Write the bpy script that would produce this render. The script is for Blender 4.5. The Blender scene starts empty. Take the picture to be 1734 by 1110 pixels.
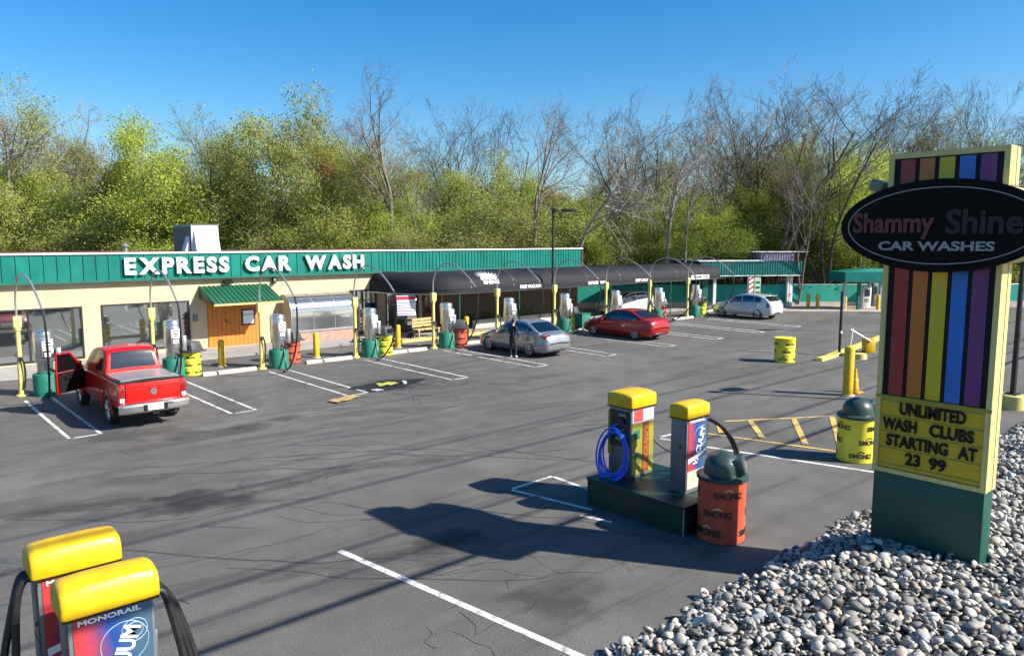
import bpy, bmesh, math, random
import numpy as np
from mathutils import Vector, Matrix, Euler
from mathutils.bvhtree import BVHTree
R = math.radians
PI = math.pi
random.seed(7)
scene = bpy.context.scene
COL = scene.collection

# ---------------------------------------------------------------- camera and ground frame
# world frame: x runs along the car wash front, y runs towards the building, z up; the drone hovers at the origin
F, H, HY, CX, CY = 1270., 4.9, 407., 867., 555.
PITCH = math.atan((CY - HY) / F)
SP, CP = math.sin(PITCH), math.cos(PITCH)
TH = R(48.26)
FW = (math.cos(TH), math.sin(TH))          # camera heading in the lot frame
RT = (math.sin(TH), -math.cos(TH))         # camera right in the lot frame

def cam2lot(X, Y):
    return (X * RT[0] + Y * FW[0], X * RT[1] + Y * FW[1])

def gp(px, py, z=0.):
    """where a spot of the surveyed photograph meets height z"""
    u = (px - CX) / F; v = (CY - py) / F
    t = (z - H) / (-SP + v * CP)
    return cam2lot(u * t, (CP + v * SP) * t)

def gy(px, Y):
    return cam2lot((px - CX) / F * Y * 1.0068, Y)

cam = bpy.data.objects.new('camera', bpy.data.cameras.new('camera'))
COL.objects.link(cam)
cam.location = (0, 0, H)
cam.rotation_euler = (PI / 2 - PITCH, 0, -(PI / 2 - TH))
cam.data.lens = 36 * F / 1734.
cam.data.sensor_width = 36
cam.data.clip_start = .1
cam.data.clip_end = 3000
scene.camera = cam

# ---------------------------------------------------------------- light
SUN_EL = R(36)
SD = Vector((.53 * math.cos(SUN_EL), -.848 * math.cos(SUN_EL), math.sin(SUN_EL)))
sun = bpy.data.objects.new('sun', bpy.data.lights.new('sun', 'SUN'))
COL.objects.link(sun)
sun.rotation_euler = SD.to_track_quat('Z', 'Y').to_euler()
sun.data.energy = 5.0
sun.data.angle = R(.5)
sun.data.color = (1, .94, .84)
world = bpy.data.worlds.new('World')
scene.world = world
world.use_nodes = True
wn = world.node_tree.nodes; wl = world.node_tree.links
sky = wn.new('ShaderNodeTexSky')
sky.sky_type = 'NISHITA'; sky.sun_disc = False
sky.sun_elevation = SUN_EL
sky.sun_rotation = math.atan2(SD.x, SD.y)
sky.air_density = 1.0; sky.dust_density = .8; sky.ozone_density = 3.5
hs = wn.new('ShaderNodeHueSaturation')
hs.inputs['Saturation'].default_value = 1.42
wl.new(sky.outputs[0], hs.inputs['Color'])
wl.new(hs.outputs[0], wn['Background'].inputs[0])
wn['Background'].inputs[1].default_value = .082
scene.view_settings.view_transform = 'Standard'
scene.view_settings.look = 'None'
scene.view_settings.exposure = 1.1
scene.view_settings.gamma = 1
scene.cycles.max_bounces = 6
scene.cycles.transparent_max_bounces = 12

# ---------------------------------------------------------------- materials
MATS = {}
def lin(h):
    h = h.lstrip('#')
    c = [int(h[i:i + 2], 16) / 255 for i in (0, 2, 4)]
    return [x / 12.92 if x <= .04045 else ((x + .055) / 1.055) ** 2.4 for x in c]

def mat(name, rgb, rough=.6, metal=0., var=.12, scale=6., bump=0., coat=0., spec=.5, bscale=None, stretch=None):
    if name in MATS: return MATS[name]
    m = bpy.data.materials.new(name); m.use_nodes = True
    nt = m.node_tree; n = nt.nodes; l = nt.links
    b = n['Principled BSDF']
    b.inputs['Roughness'].default_value = rough
    b.inputs['Metallic'].default_value = metal
    b.inputs['Specular IOR Level'].default_value = spec
    b.inputs['Coat Weight'].default_value = coat
    b.inputs['Coat Roughness'].default_value = .05
    if isinstance(rgb, str): rgb = lin(rgb)
    tc = n.new('ShaderNodeTexCoord')
    mp = n.new('ShaderNodeMapping')
    if stretch: mp.inputs['Scale'].default_value = stretch
    l.new(tc.outputs['Object'], mp.inputs['Vector'])
    nz = n.new('ShaderNodeTexNoise'); nz.inputs['Scale'].default_value = scale; nz.inputs['Detail'].default_value = 6
    l.new(mp.outputs[0], nz.inputs['Vector'])
    rp = n.new('ShaderNodeValToRGB')
    rp.color_ramp.elements[0].position = .3; rp.color_ramp.elements[1].position = .7
    rp.color_ramp.elements[0].color = [c * (1 - var) for c in rgb] + [1]
    rp.color_ramp.elements[1].color = [min(1, c * (1 + var)) for c in rgb] + [1]
    l.new(nz.outputs['Fac'], rp.inputs[0]); l.new(rp.outputs[0], b.inputs['Base Color'])
    mr = n.new('ShaderNodeMapRange')
    mr.inputs['To Min'].default_value = max(0, rough - .1 * (rough > .12)); mr.inputs['To Max'].default_value = min(1, rough + .1 * (rough > .12))
    l.new(nz.outputs['Fac'], mr.inputs['Value']); l.new(mr.outputs[0], b.inputs['Roughness'])
    if bump:
        bp = n.new('ShaderNodeBump'); bp.inputs['Strength'].default_value = bump; bp.inputs['Distance'].default_value = .02
        nb = n.new('ShaderNodeTexNoise'); nb.inputs['Scale'].default_value = bscale or scale * 4; nb.inputs['Detail'].default_value = 8
        l.new(mp.outputs[0], nb.inputs['Vector']); l.new(nb.outputs['Fac'], bp.inputs['Height']); l.new(bp.outputs[0], b.inputs['Normal'])
    MATS[name] = m
    return m

def leaf_mat(name, cols):
    m = bpy.data.materials.new(name); m.use_nodes = True
    nt = m.node_tree; n = nt.nodes; l = nt.links
    n.remove(n['Principled BSDF'])
    oi = n.new('ShaderNodeObjectInfo')
    at = n.new('ShaderNodeAttribute'); at.attribute_name = 'tint'
    rp = n.new('ShaderNodeValToRGB')
    rp.color_ramp.elements[0].color = list(cols[0]) + [1]
    rp.color_ramp.elements[-1].color = list(cols[-1]) + [1]
    for i in range(1, len(cols) - 1):
        e = rp.color_ramp.elements.new(i / (len(cols) - 1)); e.color = list(cols[i]) + [1]
    ad = n.new('ShaderNodeMath'); ad.operation = 'MULTIPLY_ADD'; ad.inputs[1].default_value = .45
    su = n.new('ShaderNodeMath'); su.operation = 'MULTIPLY'; su.inputs[1].default_value = .62
    l.new(oi.outputs['Random'], su.inputs[0]); l.new(at.outputs['Fac'], ad.inputs[0]); l.new(su.outputs[0], ad.inputs[2])
    l.new(ad.outputs[0], rp.inputs[0])
    df = n.new('ShaderNodeBsdfDiffuse'); tr = n.new('ShaderNodeBsdfTranslucent'); mx = n.new('ShaderNodeMixShader')
    mx.inputs[0].default_value = .46
    l.new(rp.outputs[0], df.inputs[0]); l.new(rp.outputs[0], tr.inputs[0])
    l.new(df.outputs[0], mx.inputs[1]); l.new(tr.outputs[0], mx.inputs[2])
    l.new(mx.outputs[0], n['Material Output'].inputs[0])
    return m

def glass_mat(name, tint, refl=.35, rough=.03):
    m = bpy.data.materials.new(name); m.use_nodes = True
    nt = m.node_tree; n = nt.nodes; l = nt.links
    b = n['Principled BSDF']
    b.inputs['Base Color'].default_value = list(tint) + [1]; b.inputs['Roughness'].default_value = .12
    g = n.new('ShaderNodeBsdfGlossy'); g.inputs['Roughness'].default_value = rough; g.inputs['Color'].default_value = (.9, .95, .97, 1)
    mx = n.new('ShaderNodeMixShader'); mx.inputs[0].default_value = refl
    nz = n.new('ShaderNodeTexNoise'); nz.inputs['Scale'].default_value = 1.3
    bp = n.new('ShaderNodeBump'); bp.inputs['Strength'].default_value = .02
    tc = n.new('ShaderNodeTexCoord'); l.new(tc.outputs['Object'], nz.inputs['Vector'])
    l.new(nz.outputs['Fac'], bp.inputs['Height']); l.new(bp.outputs[0], g.inputs['Normal'])
    l.new(b.outputs[0], mx.inputs[1]); l.new(g.outputs[0], mx.inputs[2]); l.new(mx.outputs[0], n['Material Output'].inputs[0])
    MATS[name] = m
    return m

M = dict(
    teal=mat('teal_metal', (.001, .14, .112), .5, 0, .2, 1.6, .1, spec=.25, stretch=(1, 1, .5)),
    teald=mat('dark_teal_paint', (.004, .095, .068), .5, 0, .15, 3, .1),
    green=mat('green_concrete', (.008, .15, .10), .7, 0, .2, 6, .3),
    awng=mat('awning_green', (.008, .085, .042), .45, 0, .15, 3),
    greend=mat('green_platform', (.0012, .024, .018), .45, 0, .25, 4, .2),
    cream=mat('cream_stucco', (.49, .385, .25), .85, 0, .11, 1.6, .35, bscale=60, stretch=(1, 1, .35)),
    creamt=mat('cream_paint', (.78, .67, .33), .5, 0, .06, 3, .05),
    creamedge=mat('pale_yellow_paint', (.56, .47, .17), .5, 0, .10, 3, .05, stretch=(6, 6, .4)),
    white=mat('white_paint', (.8, .8, .79), .5, 0, .05, 4, .05),
    offw=mat('off_white_metal', (.66, .66, .64), .45, 0, .08, 3),
    dark=mat('dark_frame', (.018, .018, .02), .4, 0, .2, 4),
    black=mat('black_rubber', (.012, .012, .013), .45, 0, .2, 10),
    blackp=mat('black_plastic', (.01, .01, .012), .32, 0, .2, 8),
    interior=mat('dark_interior', (.012, .012, .013), .8, 0, .3, 6),
    yellow=mat('yellow_paint', (.62, .37, .006), .45, 0, .12, 5, .1),
    yelpost=mat('weathered_yellow_paint', (.66, .55, .17), .5, 0, .18, 7, .15),
    yeldrum=mat('yellow_drum_wrap', (.74, .64, .05), .42, 0, .1, 5),
    ordrum=mat('orange_drum_wrap', (.56, .085, .04), .42, 0, .12, 5),
    yelcap=mat('yellow_moulded_cap', (.62, .385, .006), .42, 0, .13, 5, .08),
    steel=mat('brushed_steel', (.62, .62, .63), .28, .95, .1, 4, .05, stretch=(1, 1, .15)),
    chrome=mat('chrome', (.75, .75, .76), .14, 1, .04, 4),
    galv=mat('galvanised_pipe', (.36, .36, .36), .4, .6, .15, 8),
    concrete=mat('concrete', (.40, .37, .33), .9, 0, .18, 3, .5, bscale=50),
    concr2=mat('walkway_concrete', (.27, .255, .235), .9, 0, .16, 1.1, .4, bscale=40),
    wood=mat('orange_wood', (.58, .175, .022), .6, 0, .22, 3, .25, stretch=(9, 9, .5)),
    benchw=mat('bench_wood', (.48, .32, .14), .7, 0, .2, 5, .2),
    canopy=mat('black_canvas', (.010, .011, .016), .75, 0, .4, 1.1, .6, spec=.3, bscale=2.2),
    bronze=mat('bronze_pole', (.030, .028, .026), .45, .3, .15, 5),
    maroon=mat('maroon_paint', (.07, .012, .016), .5, 0, .15, 4),
    brick=mat('pale_brick', (.36, .215, .17), .85, 0, .25, 9, .3),
    purple=mat('grey_purple_metal', (.16, .145, .21), .5, 0, .1, 3, stretch=(12, 12, .2)),
    red=mat('red_paint', (.46, .006, .004), .32, 0, .03, 2, coat=.45, spec=.3),
    redcar=mat('dark_red_paint', (.33, .006, .007), .28, .2, .03, 2, coat=.7),
    silver=mat('silver_blue_paint', (.29, .305, .33), .26, .6, .03, 2, coat=1),
    silver2=mat('silver_paint', (.58, .585, .60), .28, .35, .03, 2, coat=1),
    whitecar=mat('white_car_paint', (.70, .70, .68), .3, 0, .03, 2, coat=1),
    tyre=mat('tyre_rubber', (.014, .014, .014), .85, 0, .2, 12),
    rim=mat('alloy', (.52, .52, .54), .3, .8, .06, 5),
    tail=mat('red_lens', (.20, .004, .006), .18, 0, .05, 5, coat=1),
    lamp=mat('clear_lens', (.75, .75, .75), .12, .3, .05, 5, coat=1),
    lidg=mat('dark_green_plastic', (.030, .050, .045), .35, 0, .15, 6, .08),
    lidk=mat('grey_plastic', (.055, .058, .06), .45, 0, .15, 6),
    greym=mat('grey_cabinet', (.15, .155, .16), .42, .3, .12, 3),
    blueh=mat('blue_hose', (.006, .10, .70), .35, 0, .1, 6),
    navy=mat('navy_black', (.006, .006, .012), .5, 0, .2, 5, spec=.2),
    sred=mat('sign_red', (.28, .014, .016), .35, 0, .06, 3),
    sora=mat('sign_orange', (.44, .125, .010), .35, 0, .06, 3),
    syel=mat('sign_yellow', (.50, .39, .008), .35, 0, .06, 3),
    sblu=mat('sign_blue', (.003, .125, .48), .35, 0, .06, 3),
    spur=mat('sign_purple', (.115, .018, .13), .35, 0, .06, 3),
    board=mat('letterboard_yellow', (.52, .345, .006), .4, 0, .05, 3),
    ovalb=mat('oval_black', (.003, .003, .0035), .55, 0, .2, 3, spec=.12),
    tgrey=mat('faded_grey_letter', (.27, .27, .27), .6, 0, .1, 8),
    tred=mat('faded_red_letter', (.13, .022, .025), .6, 0, .2, 8),
    tdim=mat('faint_grey_letter', (.006, .0035, .0035), .6, 0, .2, 8),
    skin=mat('skin', (.42, .24, .17), .55, 0, .06, 20),
    hair=mat('dark_hair', (.025, .018, .012), .6, 0, .2, 30),
    cloth=mat('black_cloth', (.014, .014, .017), .85, 0, .2, 12, .2),
    tealc=mat('teal_cloth', (.05, .22, .27), .8, 0, .1, 20),
    shoe=mat('white_shoe', (.75, .75, .75), .6, 0, .05, 20),
    pan_r=mat('panel_red', (.62, .07, .06), .35, 0, .1, 3),
    pan_b=mat('panel_blue', (.02, .10, .40), .35, 0, .15, 3),
    pan_l=mat('panel_lavender', (.50, .42, .62), .35, 0, .1, 3),
    pan_o=mat('panel_olive', (.26, .24, .03), .4, 0, .2, 3),
    pan_n=mat('panel_brown', (.14, .05, .03), .4, 0, .2, 5),
    bark=mat('bark', (.17, .145, .118), .9, 0, .3, 3, .5),
    barkd=mat('dark_bark', (.085, .072, .06), .9, 0, .3, 3, .5),
    barkp=mat('pale_bark', (.30, .265, .22), .9, 0, .25, 3, .4),
    soil=mat('forest_floor', (.09, .085, .035), .95, 0, .45, .6, .4),
    soil2=mat('gravel_soil', (.07, .065, .06), .95, 0, .3, 8, .5),
    roofm=mat('roof_membrane', (.12, .10, .09), .9, 0, .2, 2, .2),
    blind=mat('pale_wall_far', (.5, .48, .45), .8, 0, .1, 1),
)
M['glass'] = glass_mat('shop_glass', (.022, .026, .028), .42)
M['carglass'] = glass_mat('car_glass', (.004, .005, .006), .075)
M['poly'] = glass_mat('grey_polycarbonate', (.085, .09, .095), .30, .12)
M['leaf'] = leaf_mat('spring_leaves', [(.21, .24, .055), (.29, .335, .07), (.37, .43, .08), (.43, .51, .095), (.47, .58, .12)])
M['leafo'] = leaf_mat('olive_leaves', [(.20, .21, .075), (.29, .305, .10), (.37, .395, .11), (.43, .475, .12)])
M['leafr'] = leaf_mat('rusty_young_leaves', [(.28, .19, .075), (.34, .24, .08), (.37, .29, .085), (.35, .34, .08)])

# asphalt -------------------------------------------------------
def asphalt():
    m = bpy.data.materials.new('asphalt'); m.use_nodes = True
    nt = m.node_tree; n = nt.nodes; l = nt.links
    b = n['Principled BSDF']; b.inputs['Specular IOR Level'].default_value = .35
    tc = n.new('ShaderNodeTexCoord'); P = tc.outputs['Object']
    def noise(sc, det=6, vec=P, rough=.6):
        t = n.new('ShaderNodeTexNoise'); t.inputs['Scale'].default_value = sc; t.inputs['Detail'].default_value = det; t.inputs['Roughness'].default_value = rough
        l.new(vec, t.inputs['Vector']); return t
    def ramp(sock, stops):
        r = n.new('ShaderNodeValToRGB'); e = r.color_ramp.elements
        e[0].position, e[0].color = stops[0][0], [stops[0][1]] * 3 + [1]
        e[1].position, e[1].color = stops[-1][0], [stops[-1][1]] * 3 + [1]
        for p_, v_ in stops[1:-1]:
            q = e.new(p_); q.color = [v_] * 3 + [1]
        l.new(sock, r.inputs[0]); return r.outputs[0]
    def mth(op, a, b_=None, c=None):
        t = n.new('ShaderNodeMath'); t.operation = op
        for i, v in enumerate((a, b_, c)):
            if v is None: continue
            if isinstance(v, (int, float)): t.inputs[i].default_value = v
            else: l.new(v, t.inputs[i])
        return t.outputs[0]
    big = ramp(noise(.16, 5).outputs['Fac'], [(.3, .72), (.7, 1.14)])
    mid = ramp(noise(1.1, 8).outputs['Fac'], [(.3, .80), (.7, 1.12)])
    fin = ramp(noise(55, 3).outputs['Fac'], [(.28, .42), (.5, 1.0), (.74, 1.9)])
    v = mth('MULTIPLY', mth('MULTIPLY', big, mid), fin)
    # worn streaks along the driving lane
    mp = n.new('ShaderNodeMapping'); mp.inputs['Scale'].default_value = (.12, 1.6, 1); mp.inputs['Rotation'].default_value = (0, 0, R(-14))
    l.new(P, mp.inputs['Vector'])
    st = ramp(noise(1.2, 7, mp.outputs[0]).outputs['Fac'], [(.26, .55), (.46, 1.0), (.75, 1.06)])
    v = mth('MULTIPLY', v, st)
    # oil and water stains
    wob = noise(1.4, 6)
    spots = [(gp(335, 848), 1.1, .85, .40), (gp(250, 865), 3.0, .35, .24), (gp(60, 860), 2.6, .5, .25), (gp(600, 790), 4.2, .25, .22), (gp(440, 720), .7, .35, .35),
             (gp(760, 925), .9, .7, .22), (gp(950, 1000), 1.0, .5, .28), (gp(600, 985), .9, .6, .2), (gp(655, 655), 1.5, .9, .42), (gp(340, 735), 2.0, .5, .3), (gp(740, 655), 2.2, .4, .25),
             (gp(510, 650), 1.2, 1.4, .2), (gp(390, 680), .9, 2., .25), (gp(230, 735), 1.6, .8, .3), (gp(880, 640), 2.5, .5, .15), (gp(420, 980), 2.2, .3, .16), (gp(620, 700), 3., .3, .2)]
    for (c, ra, rn, k) in spots:
        q = n.new('ShaderNodeMapping'); q.vector_type = 'TEXTURE'
        q.inputs['Location'].default_value = (c[0], c[1], 0); q.inputs['Scale'].default_value = (ra, rn, 1); q.inputs['Rotation'].default_value = (0, 0, R(-20))
        l.new(P, q.inputs['Vector'])
        ln = n.new('ShaderNodeVectorMath'); ln.operation = 'LENGTH'; l.new(q.outputs[0], ln.inputs[0])
        d = mth('ADD', ln.outputs['Value'], mth('MULTIPLY', mth('SUBTRACT', wob.outputs['Fac'], .5), 2.2))
        v = mth('MULTIPLY', v, ramp(d, [(.55, 1 - k), (1.0, 1.0)]))
    for (p_, q_, wd, k) in (((-60, 880), (330, 838), .30, .34), ((300, 842), (640, 790), .26, .36), ((560, 800), (810, 772), .22, .3), ((120, 820), (330, 806), .42, .3), ((225, 858), (430, 838), .45, .42), ((30, 828), (240, 792), .2, .25),
                            ((430, 716), (520, 700), .35, .4), ((300, 742), (470, 708), .3, .32), ((600, 775), (780, 735), .2, .25), ((480, 980), (820, 900), .22, .28), ((690, 935), (800, 905), .55, .35), ((880, 1005), (1010, 1045), .5, .4), ((600, 690), (900, 640), .18, .22), ((820, 740), (1010, 700), .22, .22), ((380, 760), (640, 720), .16, .25), ((560, 655), (740, 640), .5, .35), ((640, 640), (860, 600), .3, .25)):
        A_ = Vector(gp(*p_)); B_ = Vector(gp(*q_)); c = (A_ + B_) / 2; d = B_ - A_
        q = n.new('ShaderNodeMapping'); q.vector_type = 'TEXTURE'
        q.inputs['Location'].default_value = (c[0], c[1], 0); q.inputs['Scale'].default_value = (d.length * .62, wd, 1); q.inputs['Rotation'].default_value = (0, 0, math.atan2(d.y, d.x))
        l.new(P, q.inputs['Vector'])
        ln = n.new('ShaderNodeVectorMath'); ln.operation = 'LENGTH'; l.new(q.outputs[0], ln.inputs[0])
        dd = mth('ADD', ln.outputs['Value'], mth('MULTIPLY', mth('SUBTRACT', wob.outputs['Fac'], .5), 2.6))
        v = mth('MULTIPLY', v, ramp(dd, [(.35, 1 - k), (1.1, 1.0)]))
    # fine cracking
    vo = n.new('ShaderNodeTexVoronoi'); vo.feature = 'DISTANCE_TO_EDGE'; vo.inputs['Scale'].default_value = .75
    dist = n.new('ShaderNodeVectorMath'); dist.operation = 'ADD'
    sc = n.new('ShaderNodeVectorMath'); sc.operation = 'SCALE'; sc.inputs['Scale'].default_value = .9
    l.new(noise(1.6, 6).outputs['Color'], sc.inputs[0]); l.new(P, dist.inputs[0]); l.new(sc.outputs[0], dist.inputs[1]); l.new(dist.outputs[0], vo.inputs['Vector'])
    ck = ramp(vo.outputs['Distance'], [(.004, .45), (.014, 1.0)])
    mask = ramp(noise(.22, 3).outputs['Fac'], [(.56, 0), (.66, 1)])
    ck2 = mth('ADD', mth('MULTIPLY', mth('SUBTRACT', ck, 1.0), mask), 1.0)
    v = mth('MULTIPLY', v, ck2)
    mc = n.new('ShaderNodeMixRGB'); mc.blend_type = 'MULTIPLY'; mc.inputs[0].default_value = 1
    mc.inputs[1].default_value = (.110, .104, .0965, 1)
    l.new(v, mc.inputs[2]); l.new(mc.outputs[0], b.inputs['Base Color'])
    l.new(mth('ADD', mth('MULTIPLY', mid, .2), .62), b.inputs['Roughness'])
    bp = n.new('ShaderNodeBump'); bp.inputs['Strength'].default_value = .35; bp.inputs['Distance'].default_value = .012
    l.new(noise(70, 4).outputs['Fac'], bp.inputs['Height']); l.new(bp.outputs[0], b.inputs['Normal'])
    return m
M['asphalt'] = asphalt()

def paint_mat(name, rgb, wear=.5):
    m = bpy.data.materials.new(name); m.use_nodes = True
    nt = m.node_tree; n = nt.nodes; l = nt.links; b = n['Principled BSDF']; b.inputs['Roughness'].default_value = .75
    tc = n.new('ShaderNodeTexCoord')
    a = n.new('ShaderNodeTexNoise'); a.inputs['Scale'].default_value = 3; a.inputs['Detail'].default_value = 9; a.inputs['Roughness'].default_value = .75
    l.new(tc.outputs['Object'], a.inputs['Vector'])
    r = n.new('ShaderNodeValToRGB'); r.color_ramp.elements[0].position = .34 + .1 * wear; r.color_ramp.elements[1].position = .44 + .16 * wear
    r.color_ramp.elements[0].color = (.13, .13, .13, 1); r.color_ramp.elements[1].color = list(rgb) + [1]
    l.new(a.outputs['Fac'], r.inputs[0]); l.new(r.outputs[0], b.inputs['Base Color'])
    return m
M['line'] = paint_mat('worn_white_line_paint', (.56, .56, .54), .42)
M['linew'] = paint_mat('old_white_line_paint', (.55, .55, .53), .62)
M['liney'] = paint_mat('worn_yellow_line_paint', (.62, .40, .08), .45)
M['curby'] = mat('yellow_kerb_paint', (.62, .50, .12), .7, 0, .2, 4, .2)

# ---------------------------------------------------------------- mesh helpers
class MB:
    def __init__(s): s.v = []; s.f = []; s.m = []; s.sm = []
    def add(s, vs, fs, mi=0, smooth=False):
        o = len(s.v); s.v += [tuple(v) for v in vs]
        for f in fs:
            s.f.append([i + o for i in f]); s.m.append(mi); s.sm.append(smooth)
        return s
    def box(s, c, size, mi=0, rot=None, taper=1.0, bev=0.0):
        x, y, z = [q / 2 for q in size]
        if bev:
            bm = bmesh.new(); bmesh.ops.create_cube(bm, size=1)
            for v in bm.verts:
                k = taper if v.co.z > 0 else 1
                v.co = Vector((v.co.x * size[0] * k, v.co.y * size[1] * k, v.co.z * size[2]))
            bmesh.ops.bevel(bm, geom=bm.edges[:], offset=bev, segments=2, affect='EDGES', profile=.5)
            bm.verts.index_update()
            vs = [v.co.copy() for v in bm.verts]; fs = [[v.index for v in f.verts] for f in bm.faces]; bm.free()
            sm = True
        else:
            t = taper
            vs = [Vector(p) for p in [(-x, -y, -z), (x, -y, -z), (x, y, -z), (-x, y, -z), (-x * t, -y * t, z), (x * t, -y * t, z), (x * t, y * t, z), (-x * t, y * t, z)]]
            fs = [(0, 3, 2, 1), (4, 5, 6, 7), (0, 1, 5, 4), (1, 2, 6, 5), (2, 3, 7, 6), (3, 0, 4, 7)]; sm = False
        if rot is not None:
            rm = Euler(rot).to_matrix(); vs = [rm @ v for v in vs]
        c = Vector(c)
        return s.add([v + c for v in vs], fs, mi, sm)
    def b2(s, lo, hi, mi=0, bev=0.):
        return s.box([(lo[i] + hi[i]) / 2 for i in range(3)], [hi[i] - lo[i] for i in range(3)], mi, bev=bev)
    def lathe(s, prof, seg=20, c=(0, 0, 0), mi=0, smooth=True, axis='z', sx=1, sy=1):
        vs = []; fs = []
        for (r, z) in prof:
            for k in range(seg):
                a = 2 * PI * k / seg; p = (r * math.cos(a) * sx, r * math.sin(a) * sy, z)
                if axis == 'x': p = (z, r * math.cos(a), r * math.sin(a))
                if axis == 'y': p = (r * math.cos(a), z, r * math.sin(a))
                vs.append(Vector(p) + Vector(c))
        for i in range(len(prof) - 1):
            for k in range(seg):
                q = (k + 1) % seg
                f = (i * seg + k, i * seg + q, (i + 1) * seg + q, (i + 1) * seg + k)
                fs.append(f if axis != 'y' else f[::-1])
        if prof[0][0] > 1e-4: fs.append(tuple(range(seg))[::-1] if axis != 'y' else tuple(range(seg)))
        if prof[-1][0] > 1e-4:
            e = tuple((len(prof) - 1) * seg + k for k in range(seg)); fs.append(e if axis != 'y' else e[::-1])
        return s.add(vs, fs, mi, smooth)
    def cyl(s, p0, p1, r0, r1=None, seg=12, mi=0, smooth=True):
        return s.tube([p0, p1], [r0, r0 if r1 is None else r1], seg, mi, smooth)
    def tube(s, pts, r, seg=8, mi=0, smooth=True, cap=True):
        pts = [Vector(p) for p in pts]; nn = len(pts)
        if not isinstance(r, (list, tuple)): r = [r] * nn
        vs = []; fs = []; up = None
        for i, p in enumerate(pts):
            d = (pts[min(i + 1, nn - 1)] - pts[max(i - 1, 0)])
            d = d.normalized() if d.length > 1e-9 else Vector((0, 0, 1))
            if up is None:
                up = Vector((0, 0, 1)) if abs(d.z) < .9 else Vector((1, 0, 0))
            a = d.cross(up)
            if a.length < 1e-4: a = d.cross(Vector((.3, 1, .2)))
            a.normalize(); b = a.cross(d).normalized(); up = b
            for k in range(seg):
                t = 2 * PI * k / seg
                vs.append(p + a * (math.cos(t) * r[i]) + b * (math.sin(t) * r[i]))
        for i in range(nn - 1):
            for k in range(seg):
                q = (k + 1) % seg
                fs.append((i * seg + q, i * seg + k, (i + 1) * seg + k, (i + 1) * seg + q))
        if cap:
            fs.append(tuple(range(seg))); fs.append(tuple((nn - 1) * seg + k for k in range(seg))[::-1])
        return s.add(vs, fs, mi, smooth)
    def prism(s, poly, vec, mi=0, smooth=False):
        n_ = len(poly); vec = Vector(vec)
        vs = [Vector(p) for p in poly] + [Vector(p) + vec for p in poly]
        fs = [tuple(range(n_))[::-1], tuple(range(n_, 2 * n_))] + [(i, (i + 1) % n_, n_ + (i + 1) % n_, n_ + i) for i in range(n_)]
        return s.add(vs, fs, mi, smooth)
    def grid(s, P, mi=0, smooth=True, flip=False):
        a = len(P); b = len(P[0]); vs = [p for row in P for p in row]
        fs = [(i * b + j, (i + 1) * b + j, (i + 1) * b + j + 1, i * b + j + 1) for i in range(a - 1) for j in range(b - 1)]
        if flip: fs = [f[::-1] for f in fs]
        return s.add(vs, fs, mi, smooth)
    def shell(s, P, th, mi=0, smooth=True):
        """grid sheet with real thickness th"""
        a = len(P); b = len(P[0]); P = [[Vector(q) for q in row] for row in P]; Q = []
        for i in range(a):
            row = []
            for j in range(b):
                du = P[min(i + 1, a - 1)][j] - P[max(i - 1, 0)][j]; dv = P[i][min(j + 1, b - 1)] - P[i][max(j - 1, 0)]
                nn = du.cross(dv); nn = nn.normalized() if nn.length > 1e-9 else Vector((0, 0, 1))
                row.append(P[i][j] - nn * th)
            Q.append(row)
        s.grid(P, mi, smooth); s.grid(Q, mi, smooth, True)
        bd = [(i, 0) for i in range(a)] + [(a - 1, j) for j in range(1, b)] + [(i, b - 1) for i in range(a - 2, -1, -1)] + [(0, j) for j in range(b - 2, 0, -1)]
        vs = [P[i][j] for i, j in bd] + [Q[i][j] for i, j in bd]; k = len(bd)
        return s.add(vs, [(i, k + i, k + (i + 1) % k, (i + 1) % k) for i in range(k)], mi, False)
    def mesh(s, me, mx=None, mi=0):
        mx = mx or Matrix()
        return s.add([mx @ v.co for v in me.vertices], [list(p.vertices) for p in me.polygons], mi, False)
    def build(s, name, mats, parent=None, loc=None, rz=0., ang=35, fix=True):
        me = bpy.data.meshes.new(name); me.from_pydata(s.v, [], s.f)
        if not isinstance(mats, (list, tuple)): mats = [mats]
        for m in mats: me.materials.append(m)
        me.polygons.foreach_set('material_index', s.m); me.polygons.foreach_set('use_smooth', s.sm)
        if fix and len(s.f) < 40000:
            bm = bmesh.new(); bm.from_mesh(me); bmesh.ops.recalc_face_normals(bm, faces=bm.faces[:]); bm.to_mesh(me); bm.free()
        if any(s.sm): me.set_sharp_from_angle(angle=R(ang))
        me.update()
        o = bpy.data.objects.new(name, me); COL.objects.link(o)
        if parent: o.parent = parent
        if loc is not None: o.location = loc
        o.rotation_euler.z = rz
        return o

def tag(o, label, cat, group=None):
    o['label'] = label; o['category'] = cat
    if group: o['group'] = group
    return o
def empty(name, loc, label, cat, group=None, rz=0.):
    o = bpy.data.objects.new(name, None); COL.objects.link(o); o.location = loc if len(loc) == 3 else (loc[0], loc[1], 0)
    o.rotation_euler.z = rz; o.empty_display_size = .2
    return tag(o, label, cat, group)
def struct(o): o['kind'] = 'structure'; return o
KIDS = {}
def children(o): return [c for c in bpy.data.objects if c.parent == o]
def copy_tree(o, loc, rz=None, label=None, group=None, parent=None):
    if o.name not in KIDS: KIDS[o.name] = children(o)
    c = o.copy(); COL.objects.link(c)
    if loc is not None: c.location = loc if len(loc) == 3 else (loc[0], loc[1], 0)
    if rz is not None: c.rotation_euler.z = rz
    if parent: c.parent = parent
    if label: c['label'] = label
    if group: c['group'] = group
    for ch in KIDS[o.name]: copy_tree(ch, None, parent=c)
    return c

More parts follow.
